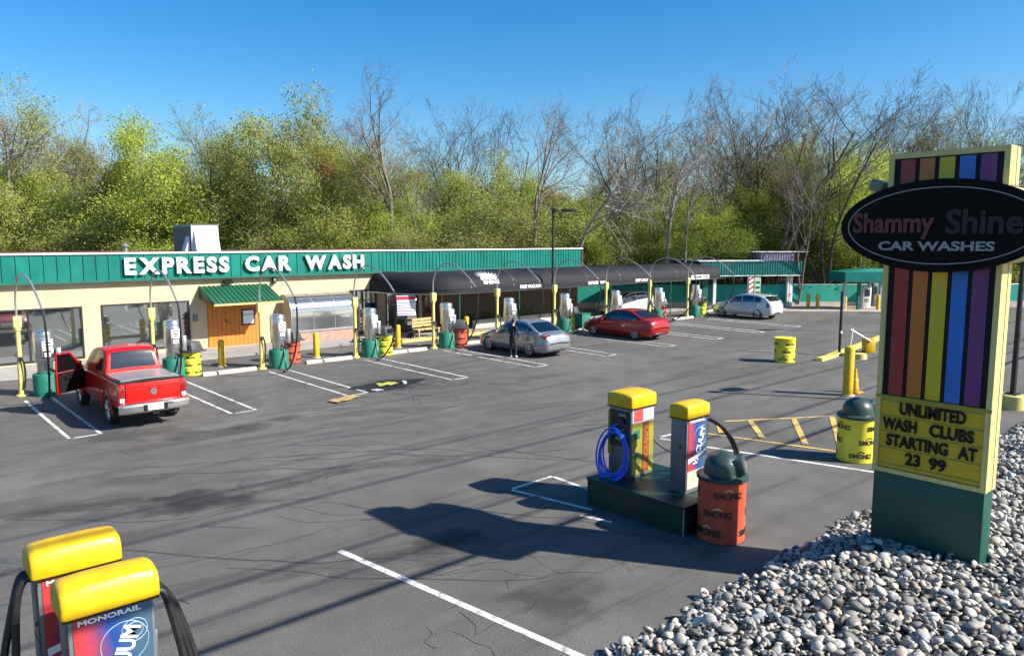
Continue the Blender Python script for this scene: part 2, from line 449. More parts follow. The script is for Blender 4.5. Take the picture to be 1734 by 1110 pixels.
TXT = {}
def text_mesh(t, off=.0, ext=.01, res=3):
    k = (t, off, ext, res)
    if k in TXT: return TXT[k]
    c = bpy.data.curves.new('txt', 'FONT'); c.body = t; c.size = 1; c.extrude = ext; c.offset = off; c.resolution_u = res; c.align_x = 'CENTER'
    o = bpy.data.objects.new('txt', c); COL.objects.link(o)
    dg = bpy.context.evaluated_depsgraph_get(); dg.update()
    me = bpy.data.meshes.new_from_object(o.evaluated_get(dg))
    bpy.data.objects.remove(o); bpy.data.curves.remove(c)
    co = np.array([v.co[:] for v in me.vertices]); lo, hi = co.min(0), co.max(0)
    TXT[k] = (me, lo, hi)
    return TXT[k]
def text_on(mb, t, origin, ux, uy, w, h, thick, mi=0, off=.02, center=True):
    """text with its face centre at origin, w wide along ux, h tall along uy, thick along ux x uy"""
    me, lo, hi = text_mesh(t, off)
    ux = Vector(ux).normalized(); uy = Vector(uy).normalized(); un = ux.cross(uy)
    sx = w / (hi[0] - lo[0]); sy = h / (hi[1] - lo[1]); sz = thick / (hi[2] - lo[2]); c = (lo + hi) / 2; o = Vector(origin)
    mb.add([o + ux * ((v.co.x - c[0]) * sx) + uy * ((v.co.y - c[1]) * sy) + un * ((v.co.z - c[2]) * sz) for v in me.vertices], [list(p.vertices) for p in me.polygons], mi)

def hermite(xs, ys, x):
    xs = list(xs); ys = list(ys)
    if xs[0] > xs[-1]: xs = xs[::-1]; ys = ys[::-1]
    if x <= xs[0]: return ys[0]
    if x >= xs[-1]: return ys[-1]
    i = max(k for k in range(len(xs) - 1) if xs[k] <= x)
    d = [(ys[k + 1] - ys[k]) / (xs[k + 1] - xs[k]) for k in range(len(xs) - 1)]
    def sl(k):
        if k == 0: return d[0]
        if k == len(xs) - 1: return d[-1]
        if d[k - 1] * d[k] <= 0: return 0
        return 2 * d[k - 1] * d[k] / (d[k - 1] + d[k])
    h = xs[i + 1] - xs[i]; t = (x - xs[i]) / h
    return ((1 + 2 * t) * (1 - t) ** 2) * ys[i] + t * (1 - t) ** 2 * h * sl(i) + t * t * (3 - 2 * t) * ys[i + 1] + t * t * (t - 1) * h * sl(i + 1)

def spline(pts, n=8):
    pts = [Vector(p) for p in pts]; out = []
    for i in range(len(pts) - 1):
        p0 = pts[max(i - 1, 0)]; p1 = pts[i]; p2 = pts[i + 1]; p3 = pts[min(i + 2, len(pts) - 1)]
        for k in range(n):
            t = k / n
            out.append(.5 * ((2 * p1) + (-p0 + p2) * t + (2 * p0 - 5 * p1 + 4 * p2 - p3) * t * t + (-p0 + 3 * p1 - 3 * p2 + p3) * t ** 3))
    return out + [pts[-1]]

def boolcut(o, cutters, mat2):
    """subtract cutter meshes from o, the cut walls get mat2"""
    o.data.materials.append(mat2)
    for i, mb in enumerate(cutters):
        c = mb.build('cutter', [o.data.materials[0], mat2]); 
        for p in c.data.polygons: p.material_index = len(o.data.materials) - 1
        md = o.modifiers.new('b', 'BOOLEAN'); md.operation = 'DIFFERENCE'; md.solver = 'EXACT'; md.object = c
        bpy.context.view_layer.update()
        dg = bpy.context.evaluated_depsgraph_get(); dg.update()
        me = bpy.data.meshes.new_from_object(o.evaluated_get(dg))
        o.modifiers.clear(); o.data = me
        bpy.data.objects.remove(c)
    o.data.set_sharp_from_angle(angle=R(35))

# ================================================================ SETTING
UP = (0, 0, 1)
g = MB(); g.add([(-60, -70, 0), (140, -70, 0), (140, 140, 0), (-60, 140, 0)], [(0, 1, 2, 3)]); struct(g.build('parking_lot', M['asphalt']))
g = MB(); g.add([(-900, -900, -.06), (900, -900, -.06), (900, 900, -.06), (-900, 900, -.06)], [(0, 1, 2, 3)]); struct(g.build('ground', M['soil']))

# wooded ground behind the building and the fence, rising into a low bank
FA, FB = Vector((38.6, 38.4, 0)), Vector((70, 12.3, 0))     # fence line
fd = (FB - FA).normalized(); fn = Vector((-fd.y, fd.x, 0))
if fn.y < 0: fn = -fn
P = []
for i in range(0, 41):
    t = i / 40; row = []
    base = FA + (FB - FA) * ((t - .42) / .58) if t > .42 else Vector((-40 + (38.6 + 40) * t / .42, 47 + (38.4 - 47) * max(0, (t - .3) / .12), 0))
    dirn = fn if t > .42 else Vector((0, 1, 0)).lerp(fn, max(0, (t - .3) / .12))
    for j, d in enumerate((1.0, 2.5, 5, 9, 16, 30, 60)):
        z = (.02, .25, .7, 1.0, 1.1, 1.3, 1.5)[j] + .12 * math.sin(i * 1.7 + j * 2.1)
        p = base + dirn * d; row.append((p.x, p.y, z))
    P.append(row)
g = MB(); g.grid(P); struct(g.build('forest_floor', M['soil']))

# walkway slab by the building
g = MB(); g.b2((-8, 31.3, -.02), (46, 34.34, .035)); struct(g.build('walkway', M['concr2']))

# painted lines
def strip(mb, p, q, w=.1, z=.005):
    p = Vector((p[0], p[1], 0)); q = Vector((q[0], q[1], 0)); d = (q - p).normalized(); s_ = Vector((-d.y, d.x, 0)) * w / 2
    nseg = max(2, int((q - p).length / .6)); A = []
    for i in range(nseg + 1):
        c = p + (q - p) * i / nseg
        A.append([(c.x - s_.x, c.y - s_.y, z), (c.x + s_.x, c.y + s_.y, z)])
    mb.grid(A, smooth=False)
VA = [4.61, 8.68, 12.41, 16.54, 20.58, 24.75, 29.0, 33.0, 37.0, 41.02]
lw = MB()
for a in VA:
    k = .09 if a < 30 else .12
    strip(lw, (a - .70, 20.95), (a - .70, 26.9), k)
    strip(lw, (a + .02, 20.95), (a + .02, 26.9), k)
    strip(lw, (a - .60, 20.94), (a - .06, 20.94), k)
struct(lw.build('stall_lines', M['line'], fix=False))
lw = MB()
strip(lw, gp(575, 932), gp(985, 1112), .115); strip(lw, gp(985, 1112), (6.3, 3.6), .115)
strip(lw, gp(935, 806), gp(868, 827), .09); strip(lw, gp(938, 807), gp(1000, 830), .09); strip(lw, gp(866, 829), gp(1003, 863), .09)
strip(lw, gp(983, 872), gp(1036, 884), .09)  # white strip for a lit gap between shadows, drawn like a line
strip(lw, gp(1118, 742), gp(1200, 757), .1); strip(lw, gp(1200, 757), gp(1480, 799), .11)
strip(lw, gp(1120, 739), gp(1160, 730), .09)
struct(lw.build('bay_lines_and_lit_gap', M['line'], fix=False))
ly = MB()
strip(ly, gp(1225, 713), gp(1412, 704), .1); strip(ly, gp(1190, 733), gp(1424, 765), .1, .009)
for p_, q_ in (((1216, 716), (1222, 733)), ((1270, 712), (1291, 741)), ((1344, 709), (1364, 752)), ((1409, 706), (1424, 758))):
    strip(ly, gp(*p_), gp(*q_), .15, .012)
struct(ly.build('hatch_lines', M['liney'], fix=False))
lw = MB()
for a0 in (52, 56, 60, 64):
    strip(lw, (a0, 6), (a0 + 3, 11), .12)
strip(lw, (30, 5.5), (80, 5.5), .12); strip(lw, (30, 1.5), (90, 1.5), .12)
struct(lw.build('far_lane_lines', M['linew'], fix=False))

# tar filled cracks wandering over the asphalt
rc = random.Random(5)
ck = MB()
def crack(p, ang, length, w, wob=.25):
    p = Vector((p[0], p[1], 0)); pts = []; a = ang
    n_ = max(4, int(length / .22)); a0 = ang
    L_ = []; 
    for i in range(n_):
        a = a0 + (a - a0) * .8 + rc.gauss(0, wob)
        d = Vector((math.cos(a), math.sin(a), 0)); p = p + d * .22
        ww = w * (.5 + rc.random()) * math.sin(PI * (i + .7) / (n_ + .4)) ** .5
        s_ = Vector((-d.y, d.x, 0)) * ww / 2
        L_.append([(p.x - s_.x, p.y - s_.y, .0035), (p.x + s_.x, p.y + s_.y, .0035)])
    ck.grid(L_, smooth=False)
for i in range(34):
    px = rc.uniform(-80, 900); py = rc.uniform(740, 1010)
    base = R(-38) if rc.random() < .8 else R(rc.uniform(-90, 40))
    q = gp(px, py)
    crack(q, base + rc.gauss(0, .16), rc.uniform(1.0, 4.5), rc.uniform(.008, .022))
for i in range(26):
    q = gp(rc.uniform(400, 1000), rc.uniform(640, 760)); crack(q, R(rc.uniform(-60, 20)), rc.uniform(1, 3.5), rc.uniform(.02, .05), .2)
for (px, py, an, ln) in ((130, 810, -45, 7), (0, 880, -30, 6), (230, 790, -38, 8), (420, 780, -36, 8), (520, 850, -42, 7), (100, 930, -40, 6), (360, 960, -46, 6)):
    crack(gp(px, py), R(an), ln, .035, .16)
for i in range(10):
    q = gp(rc.uniform(640, 1000), rc.uniform(950, 1100)); crack(q, R(rc.uniform(-180, 180)), rc.uniform(.4, 1.3), .012, .4)
struct(ck.build('crack_seams', mat('tar_seam', (.038, .038, .040), .7, 0, .3, 8), fix=False))
# tyre scrubs
ck = MB()
for (px, py, r0, a0, a1) in ((600, 790, 3.2, 20, 130), (330, 835, 3.6, 150, 260), (560, 690, 2.6, -40, 60), (700, 700, 4.5, 60, 120), (640, 770, 5.5, 40, 90), (900, 660, 5, 70, 130)):
    c = gp(px, py)
    for off in (0, .16, 1.45):
        L_ = []
        for i in range(31):
            a = R(a0 + (a1 - a0) * i / 30); w = .05 * math.sin(PI * i / 30) + .004
            L_.append([(c[0] + (r0 + off - w) * math.cos(a), c[1] + (r0 + off - w) * math.sin(a) * .8, .0028), (c[0] + (r0 + off + w) * math.cos(a), c[1] + (r0 + off + w) * math.sin(a) * .8, .0028)])
        ck.grid(L_, smooth=False)
struct(ck.build('tyre_scrub_marks', mat('tyre_scrub', (.072, .072, .074), .75, 0, .25, 3), fix=False))

# far concrete apron by the pay lane
ap = [gp(1290, 529), gp(1500, 531), gp(1560, 503), gp(1300, 503)]
g = MB(); g.prism([(x, y, 0) for x, y in ap], (0, 0, .13)); struct(g.build('concrete_apron', mat('apron_concrete', (.36, .29, .25), .9, 0, .15, 2, .3)))

# gravel bed with river stones
def bed_z(a, n):
    e = min(1, max(0, (5.75 - n) / 1.45)); return -.02 + .52 * (e * .7 + .3 * e * e * (3 - 2 * e))
P = [[(a, n, bed_z(a, n) - .06) for n in np.linspace(5.75, -7, 26)] for a in np.linspace(2, 24.6, 30)]
g = MB(); g.grid(P); struct(g.build('gravel_bed', M['soil2']))
def stones():
    rs = np.random.RandomState(3)
    protos = []
    for k in range(14):
        bm = bmesh.new(); bmesh.ops.create_icosphere(bm, subdivisions=2, radius=1)
        sc = Vector((1, rs.uniform(.6, .95), rs.uniform(.24, .48)))
        ph = rs.uniform(0, 6, 6)
        for v in bm.verts:
            c = v.co.copy()
            k1 = 1 + .17 * math.sin(2.1 * c.x + ph[0]) + .11 * math.sin(2.6 * c.y + ph[1]) + .10 * math.sin(3 * c.z + 2 * c.x + ph[2])
            v.co = Vector((c.x * sc.x, c.y * sc.y, c.z * sc.z)) * k1
        V = np.array([v.co[:] for v in bm.verts]); Fc = np.array([[v.index for v in f.verts] for f in bm.faces]); bm.free(); protos.append((V, Fc))
    pos = []
    # dense grid with jitter, finer nearer the camera
    def fill(a0, a1, n0, n1, step):
        for a in np.arange(a0, a1, step):
            for n in np.arange(n0, n1, step):
                pos.append((a + rs.uniform(-.5, .5) * step, n + rs.uniform(-.5, .5) * step, step))
    fill(3.6, 12.5, .3, 5.72, .096); fill(12.5, 24.4, .6, 5.72, .11)
    out_v = []; out_f = []; tint = []; off = 0
    for (a, n, st) in pos:
        if n > 5.48 + .10 * math.sin(a * 3.1) + .05 * math.sin(a * 8.3): continue
        # camera frame test with a margin so a step aside still sees stones
        X = a * RT[0] + n * RT[1]; Y = a * FW[0] + n * FW[1]
        if Y < 3 or X / Y > 1.02: continue
        if 11.24 < a < 11.66 and 3.06 < n < 4.5: continue
        layers = 2 if rs.rand() < .3 else 1
        for ly_ in range(layers):
            V, Fc = protos[rs.randint(14)]
            s_ = st * .5 * (rs.uniform(.55, 1.4) if rs.rand() < .86 else rs.uniform(1.4, 2.1))
            e = Euler((rs.normal(0, .45), rs.normal(0, .45), rs.uniform(0, 6.28))).to_matrix()
            W = (V * s_) @ np.array(e).T + np.array([a + (rs.uniform(-.05, .05) if ly_ else 0), n, bed_z(a, n) + ly_ * .055 + rs.uniform(-.02, .02)])
            out_v.append(W); out_f.append(Fc + off); off += len(V)
            u = rs.rand()
            b_ = rs.choice([.13, .21, .30, .39, .50], p=[.14, .22, .27, .25, .12]) * rs.uniform(.85, 1.15)
            c = np.array([b_ * 1.05, b_ * 1.01, b_ * .93])
            if u < .07: c = np.array([b_ * 1.1, b_ * .82, b_ * .66])
            elif u < .14: c = np.array([b_ * 1.02, b_ * .96, b_ * .74])
            elif u < .20: c = np.array([b_ * .82, b_ * .9, b_])
            tint.append(np.repeat(np.append(c, 1)[None], len(V), 0))
    V = np.concatenate(out_v); Fc = np.concatenate(out_f); T = np.concatenate(tint)
    me = bpy.data.meshes.new('river_stones')
    me.vertices.add(len(V)); me.vertices.foreach_set('co', V.ravel())
    me.loops.add(Fc.size); me.loops.foreach_set('vertex_index', Fc.ravel().astype(np.int32))
    me.polygons.add(len(Fc)); me.polygons.foreach_set('loop_start', np.arange(0, Fc.size, 3, dtype=np.int32)); me.polygons.foreach_set('use_smooth', np.ones(len(Fc), bool))
    me.update(calc_edges=True)
    ca = me.color_attributes.new('tint', 'FLOAT_COLOR', 'POINT'); ca.data.foreach_set('color', T.ravel())
    m = bpy.data.materials.new('river_stone'); m.use_nodes = True; n = m.node_tree.nodes; l = m.node_tree.links; b = n['Principled BSDF']
    b.inputs['Roughness'].default_value = .72
    at = n.new('ShaderNodeAttribute'); at.attribute_name = 'tint'
    nz = n.new('ShaderNodeTexNoise'); nz.inputs['Scale'].default_value = 38; nz.inputs['Detail'].default_value = 7; tc = n.new('ShaderNodeTexCoord'); l.new(tc.outputs['Object'], nz.inputs['Vector'])
    rp = n.new('ShaderNodeValToRGB'); rp.color_ramp.elements[0].position = .3; rp.color_ramp.elements[1].position = .7; rp.color_ramp.elements[0].color = (.72, .71, .7, 1); rp.color_ramp.elements[1].color = (1.12, 1.1, 1.08, 1)
    l.new(nz.outputs['Fac'], rp.inputs[0])
    mx = n.new('ShaderNodeMixRGB'); mx.blend_type = 'MULTIPLY'; mx.inputs[0].default_value = 1
    l.new(at.outputs['Color'], mx.inputs[1]); l.new(rp.outputs[0], mx.inputs[2]); l.new(mx.outputs[0], b.inputs['Base Color'])
    me.materials.append(m)
    o = bpy.data.objects.new('river_stones', me); COL.objects.link(o); o['kind'] = 'stuff'; o['label'] = 'grey rounded river stones filling the bed around the pylon sign'; o['category'] = 'stones'
stones()

# ================================================================ CAR WASH BUILDING
WN = 34.35
bld = empty('car_wash_building', (16, 34.35, 0), 'long low cream car wash building with a teal metal fascia and white letters', 'building')
def at_b(mb, name, m, parent=None, **k):
    """build in lot coordinates, parent to the building without moving"""
    o = mb.build(name, m, None, **k); par = parent or bld
    o.parent = par
    off = Vector((16, 34.35, 0)) if par == bld else None
    if par == bld: o.location = -off
    return o
def sub(mb, name, m, parent, **k):
    o = mb.build(name, m, None, **k); o.parent = parent; return o
# wall with real openings: pieces butted round them
ops = [(1.6, 7.19, .12, 2.24), (7.88, 11.42, .22, 2.26), (19.42, 21.04, .06, 2.36), (21.6, 23.7, .04, 2.3), (23.95, 25.25, .04, 2.3)]
g = MB(); x = -8.
for (a0, a1, z0, z1) in ops:
    g.b2((x, WN, 0), (a0, WN + .25, 3.3)); g.b2((a0, WN, 0), (a1, WN + .25, z0)) if z0 > .05 else None; g.b2((a0, WN, z1), (a1, WN + .25, 3.3)); x = a1
g.b2((x, WN, 0), (36.5, WN + .25, 3.3)); g.b2((36.25, WN + .25, 0), (36.5, 45, 3.3)); g.b2((-8, WN + .25, 0), (-7.75, 45, 3.3)); g.b2((-7.75, 44.75, 0), (36.25, 45, 3.3))
at_b(g, 'wall', M['cream'])
g = MB(); g.b2((-7.9, 34.62, 3.32), (36.4, 44.9, 3.5)); at_b(g, 'roof', M['roofm'])
g = MB(); g.b2((25.4, WN - .02, .04), (36.48, WN - .001, 2.35)); at_b(g, 'wall_shade_panel', mat('wall_shade_brown', (.17, .115, .08), .8, 0, .15, 2, .3))  # brown panel: shade on the cream wall put into its colour
g = MB(); g.b2((-8, 44.9, 3.3), (36.5, 45.05, 4.34)); at_b(g, 'rear_parapet', M['maroon'])
# interior floor and back wall seen through the glass
g = MB(); g.b2((-7, 38, .0), (36, 38.1, 3.2)); at_b(g, 'interior_wall', mat('dim_interior_wall', (.12, .115, .11), .9, 0, .2, 1))
# fascia with standing seams
g = MB(); g.b2((-8, 34.10, 3.28), (36.6, 34.34, 4.34))
a = -7.9
while a < 36.55:
    stp = .46 if a < 21 else .23
    g.b2((a, 34.065, 3.285), (a + .035, 34.10, 4.335)); a += stp
at_b(g, 'fascia', M['teal'])
g = MB(); g.b2((-8.05, 34.03, 4.34), (36.65, 34.37, 4.41)); at_b(g, 'fascia_cap', M['offw'])
g = MB(); g.b2((-8.02, 34.05, 3.20), (36.62, 34.35, 3.28)); at_b(g, 'fascia_trim', M['teald'])
g = MB(); g.b2((36.60, 34.06, 3.2), (36.72, 45, 4.36)); at_b(g, 'gutter_end', M['maroon'])
# letters
s = 'EXPRESS CAR WASH'; ws = []
for ch in s:
    if ch == ' ': ws.append(.62)
    else:
        me, lo, hi = text_mesh(ch, .038); ws.append((hi[0] - lo[0]) * 1.12)
gapw = .13; tot = sum(ws) + gapw * (len(s) - 1); k = (20.08 - 8.77) / tot; xx = 8.77
for ch, w in zip(s, ws):
    if ch != ' ':
        g = MB(); text_on(g, ch, (xx + w * k / 2, 33.99, 3.83), (1, 0, 0), UP, w * k, .70, .12, off=.038)
        at_b(g, 'letter', M['white'])
    xx += (w + gapw) * k
# windows
def window(a0, a1, z0, z1, muls=(), fr=.07, gm='glass'):
    g = MB(); y0, y1 = WN - .03, WN + .12
    g.b2((a0, y0, z0), (a0 + fr, y1, z1)); g.b2((a1 - fr, y0, z0), (a1, y1, z1)); g.b2((a0 + fr, y0, z1 - fr), (a1 - fr, y1, z1)); g.b2((a0 + fr, y0, z0), (a1 - fr, y1, z0 + fr))
    for m_ in muls: g.b2((m_ - fr / 2, y0 + .01, z0 + fr), (m_ + fr / 2, y1, z1 - fr))
    w = at_b(g, 'window', M['dark'])
    g = MB(); edges = [a0 + fr] + list(muls) + [a1 - fr]
    for p_, q_ in zip(edges[:-1], edges[1:]): g.b2((p_, WN + .03, z0 + fr), (q_, WN + .045, z1 - fr))
    sub(g, 'pane', M[gm], w); return w
window(1.6, 7.19, .12, 2.24, (3.5, 5.3)); window(7.88, 11.42, .22, 2.26, (9.75,)); window(19.42, 21.04, .06, 2.36, (20.2,))
# storefront under the black canopy
w = window(21.6, 23.7, .04, 2.3, (22.6,))
g = MB(); g.b2((23.95, WN - .02, .04), (25.25, WN + .06, 2.3)); d = at_b(g, 'entry_door', M['maroon'])
g = MB(); g.b2((24.1, WN - .035, .9), (25.1, WN - .022, 2.1)); sub(g, 'pane', mat('maroon_glass', (.05, .006, .010), .15, 0, .1, 3), d)
g = MB()
for k in range(9):
    a = R(20 + k * 17.5); g.prism([(24.6 + .12 * math.cos(a - .1), WN - .045, 1.55 + .12 * math.sin(a - .1)), (24.6 + .12 * math.cos(a + .1), WN - .045, 1.55 + .12 * math.sin(a + .1)), (24.6 + .26 * math.cos(a), WN - .045, 1.55 + .26 * math.sin(a))], (0, .01, 0))
g.b2((24.32, WN - .045, 1.44), (24.88, WN - .036, 1.53)); sub(g, 'emblem', M['tgrey'], d)
g = MB(); g.cyl((25.1, WN - .07, .95), (25.1, WN - .07, 1.25), .015); sub(g, 'handle', M['steel'], d)
# wooden front with notice below the green awning
g = MB(); g.b2((12.19, WN - .045, .06), (14.62, WN, 2.32))
for k in range(12): g.b2((12.21 + k * .2, WN - .058, .06), (12.21 + k * .2 + .17, WN - .046, 2.3))
at_b(g, 'wooden_front', M['wood'])
g = MB(); g.b2((12.1, WN - .10, .0), (14.7, WN - .0, .055)); at_b(g, 'sill', M['concrete'])
g = MB(); g.b2((13.72, WN - .09, .98), (14.36, WN - .062, 1.72)); nb = at_b(g, 'notice_board', M['dark'])
g = MB(); g.b2((13.79, WN - .10, 1.05), (14.29, WN - .091, 1.45)); g.b2((13.79, WN - .10, 1.48), (14.29, WN - .091, 1.66)); sub(g, 'notice', M['white'], nb)
g = MB(); g.box((13.02, WN - .07, 1.22), (.22, .02, .05), 0, (0, R(40), 0)); at_b(g, 'door_pull', M['dark'])
# green awning
aw = MB(); y0, y1, z0, z1 = WN - .01, 32.55, 2.86, 2.18
aw.prism([(11.86, y0, z1 + .14), (11.86, y0, z0), (11.86, y1, z1), (11.86, y1, z1 - .05)], (3.12, 0, 0))
for k in range(16):
    a = 11.88 + k * .205; aw.prism([(a, y0, z0 + .002), (a, y0, z0 + .028), (a, y1 - .01, z1 + .028), (a, y1 - .01, z1 + .002)], (.03, 0, 0))
awo = at_b(aw, 'awning', M['awng'])
g = MB(); g.b2((11.84, 32.50, 2.08), (15.0, 32.54, 2.17)); sub(g, 'awning_board', M['benchw'], awo)
g = MB(); g.box((13.15, WN - .12, 3.02), (.42, .22, .12), 0, (R(20), 0, 0), bev=.02); at_b(g, 'flood_light', M['dark'])
# curved glazed bay
bay = MB(); prof = [(WN - .01, 2.30), (WN - .25, 2.28), (WN - .5, 2.2), (WN - .72, 2.05), (WN - .88, 1.85), (WN - .95, 1.55), (WN - .96, 1.1), (WN - .96, .60)]
bay.shell([[(a, n, z) for (n, z) in prof] for a in np.linspace(15.75, 19.2, 9)], .02)
bo = at_b(bay, 'glazed_bay', M['poly'])
g = MB()
for a in (15.75, 16.9, 18.05, 19.2): g.tube(spline([(a, n - .012, z + .012) for n, z in prof], 3), .022, 6)
g.b2((15.72, WN - 1.0, 1.50), (19.23, WN - .96, 1.56)); g.b2((15.72, WN - 1.02, .52), (19.23, WN - .94, .60)); sub(g, 'glazing_bar', M['galv'], bo)
g = MB(); g.b2((15.72, WN - .98, 0), (19.24, WN - .002, .52)); sub(g, 'brick_base', M['brick'], bo)
g = MB(); g.prism([(15.73, n, z) for n, z in prof] + [(15.73, WN - .01, .6)], (.015, 0, 0)); g.prism([(19.21, n, z) for n, z in prof] + [(19.21, WN - .01, .6)], (.015, 0, 0)); sub(g, 'end_panel', M['cream'], bo)
g = MB(); g.b2((15.9, WN - .6, .62), (19.0, WN - .4, 1.3)); sub(g, 'bay_counter', M['dark'], bo)
# small wall fittings
g = MB(); g.b2((11.55, WN - .05, 1.3), (11.75, WN - .002, 1.62)); at_b(g, 'wall_box', M['greym'])
g = MB(); g.box((15.35, WN - .1, 3.0), (.14, .2, .3), 0, (R(-15), 0, 0), bev=.02); at_b(g, 'wall_lamp', M['dark'])

# rooftop unit
ru = empty('rooftop_unit', (13.1, 37.4, 3.5), 'boxy white rooftop ventilation unit with a sloping hood above the teal fascia', 'ventilation unit')
g = MB(); g.b2((-.64, -.68, .28), (.64, 1.9, 2.12), bev=.015); g.build('cabinet', M['offw'], ru)
g = MB(); g.b2((-.58, -.6, 0), (.58, 1.8, .28)); g.build('kerb_base', M['galv'], ru)
g = MB(); g.prism([(-.52, -.68, 2.02), (-.52, -1.02, .92), (-.52, -1.02, .84), (-.52, -.68, .84)], (1.1, 0, 0)); g.build('hood', M['white'], ru)
g = MB(); g.b2((-.655, -.62, .34), (-.641, 1.85, 2.08)); g.build('side_shade_panel', mat('side_shade_dark', (.03, .035, .055), .5, 0, .2, 4, stretch=(1, 1, 14)), ru)  # dark sheet: shade of the unlit left side put into its colour
g = MB(); g.prism([(-.66, -.5, 1.6), (-.95, -.5, .72), (-.66, -.5, .72)], (0, .5, 0)); g.build('side_hood', M['offw'], ru)
g = MB(); g.b2((-.68, -.72, 2.12), (.68, 1.94, 2.17)); g.build('lid', M['greym'], ru)
for (x, y, z) in ((12.2, 38.5, 3.5),):
    g = MB(); g.cyl((0, 0, 0), (0, 0, 1.1), .09); g.lathe([(.15, 1.1), (.17, 1.16), (.0, 1.3)], 12)
    tag(g.build('roof_vent', M['galv'], None, (9.9, 38, 3.5)), 'short grey vent pipe on the roof left of the ventilation unit', 'vent pipe')

# ================================================================ BLACK CANOPY
cn = empty('fabric_canopy', (30, 30, 0), 'long black fabric canopy along the front of the building on slim green posts', 'canopy')
CB, CT = 2.44, 3.22
def cpt(t):      # awning profile: t 0 at the wall, nearly flat to the shoulder, then a rounded front, t 1 the front edge
    if t < .45:
        u = t / .45; return 34.2 - 2.8 * u, CB + .70 + .14 * math.sin(u * PI / 2)
    a = (t - .45) / .55 * PI / 2
    return 31.4 - 1.38 * math.sin(a) ** 1.1, CB + .84 * max(0, math.cos(a)) ** .7
P = []
for k in range(9):     # rounded end
    ph = R(90 * (1 - k / 8)); row = []
    for j in range(13):
        n, z = cpt(j / 12); d = 34.28 - n
        row.append((23.3 - d * math.sin(ph) * 2.7 / 4.25, 34.28 - d * math.cos(ph), z))
    P.append(row)
for a in np.linspace(24.0, 47.6, 34):
    P.append([(a, *cpt(j / 12)) for j in range(13)])
def shift(mb, d):
    mb.v = [(v[0] - d[0], v[1] - d[1], v[2] - d[2]) for v in mb.v]; return mb
CO = (30, 30, 0)
P = [[(p[0], p[1], p[2] - .055 * abs(math.sin(i * 1.0 * PI / 3)) * math.sin(PI * min(1, .15 + j / 12))) for j, p in enumerate(row)] for i, row in enumerate(P)]
g = MB(); g.shell(P, .02); cl = shift(g, CO).build('canvas', M['canopy'], cn, ang=50)
def rim(ks):  # front edge points
    return [(23.3 - 2.7 * math.sin(R(p)), 34.28 - 4.25 * math.cos(R(p))) for p in ks]
edge = rim(np.linspace(90, 0, 9)) + [(a, 30.03) for a in np.linspace(24, 47.6, 30)]
g = MB(); g.shell([[(x, y, CB), (x, y - .01, CB - .10), (x, y - .01, CB - .2)] for x, y in edge], .012); shift(g, CO).build('valance', M['canopy'], cn)
g = MB(); g.tube([(x, y + .05, CB - .21) for x, y in edge], .03, 6); g.tube([(a, 34.15, 2.95) for a in (36.8, 47.6)], .03, 6)
shift(g, CO).build('rail', M['offw'], cn)
for a in (23.3, 27.4, 31.3, 34.9, 38.6, 41.0, 44.3, 47.5):
    g = MB(); g.cyl((a, 30.12, .03), (a, 30.12, CB - .2), .035, seg=8); g.cyl((a, 30.12, .03), (a, 30.12, .05), .1, seg=8); shift(g, CO).build('post', M['teald'], cn)
for a in (38.6, 43.0, 47.5):
    g = MB(); g.cyl((a, 34.15, .03), (a, 34.15, 2.95), .035, seg=8); shift(g, CO).build('post', M['teald'], cn)
# seams
for a in np.linspace(24.0, 47.4, 9):
    g = MB(); g.tube([(a, n - .004, z + .006) for n, z in [cpt(j / 10) for j in range(11)]], .024, 6); shift(g, CO).build('hoop', M['greym'], cn)
# white emblem: sunburst over two rows of letters
def slope(a, t):
    n, z = cpt(t); n2, z2 = cpt(t + .02); u = Vector((0, n - n2, z - z2)).normalized()
    return Vector((a, n, z)), u, Vector((1, 0, 0)).cross(u)
g = MB()
def on(dx, du, lift=.03):     # emblem drawn on the curved front of the cloth
    n1, z1_ = cpt(min(.995, .80 - du * .20)); n2, z2_ = cpt(min(1, .80 - du * .20 + .005)); d = Vector((0, n1 - n2, z1_ - z2_)).normalized()
    return Vector((25.35 + dx * .66, n1, z1_)) + Vector((1, 0, 0)).cross(d) * lift
def emblem_poly(pts):
    q = [on(*p) for p in pts] + [on(*p, lift=.012) for p in pts]; k_ = len(pts)
    g.add(q, [tuple(range(k_)), tuple(range(k_, 2 * k_))[::-1]] + [(i, (i + 1) % k_, k_ + (i + 1) % k_, k_ + i) for i in range(k_)])
for k in range(11):
    a = R(10 + k * 16); r1 = 1.0 + .25 * math.sin(a)
    emblem_poly([(.42 * math.cos(a - .1) * 1.15, .42 * math.sin(a - .1)), (r1 * math.cos(a) * 1.1, r1 * math.sin(a) * .95), (.42 * math.cos(a + .1) * 1.15, .42 * math.sin(a + .1))])
emblem_poly([(.40 * math.cos(R(t)) * 1.2, .40 * math.sin(R(t))) for t in range(0, 181, 15)])
for (t_, dy, w_, h_) in (('SHAMMY', -.20, 1.9, .34), ('SHINE', -.60, 1.6, .32)):
    m_ = MB(); text_on(m_, t_, (0, 0, 0), (1, 0, 0), (0, 1, 0), w_, h_, .02, off=.05)
    g.add([on(x, dy + y, .03 if z > 0 else .012) for x, y, z in m_.v], m_.f)
shift(g, CO).build('emblem', M['white'], cn)
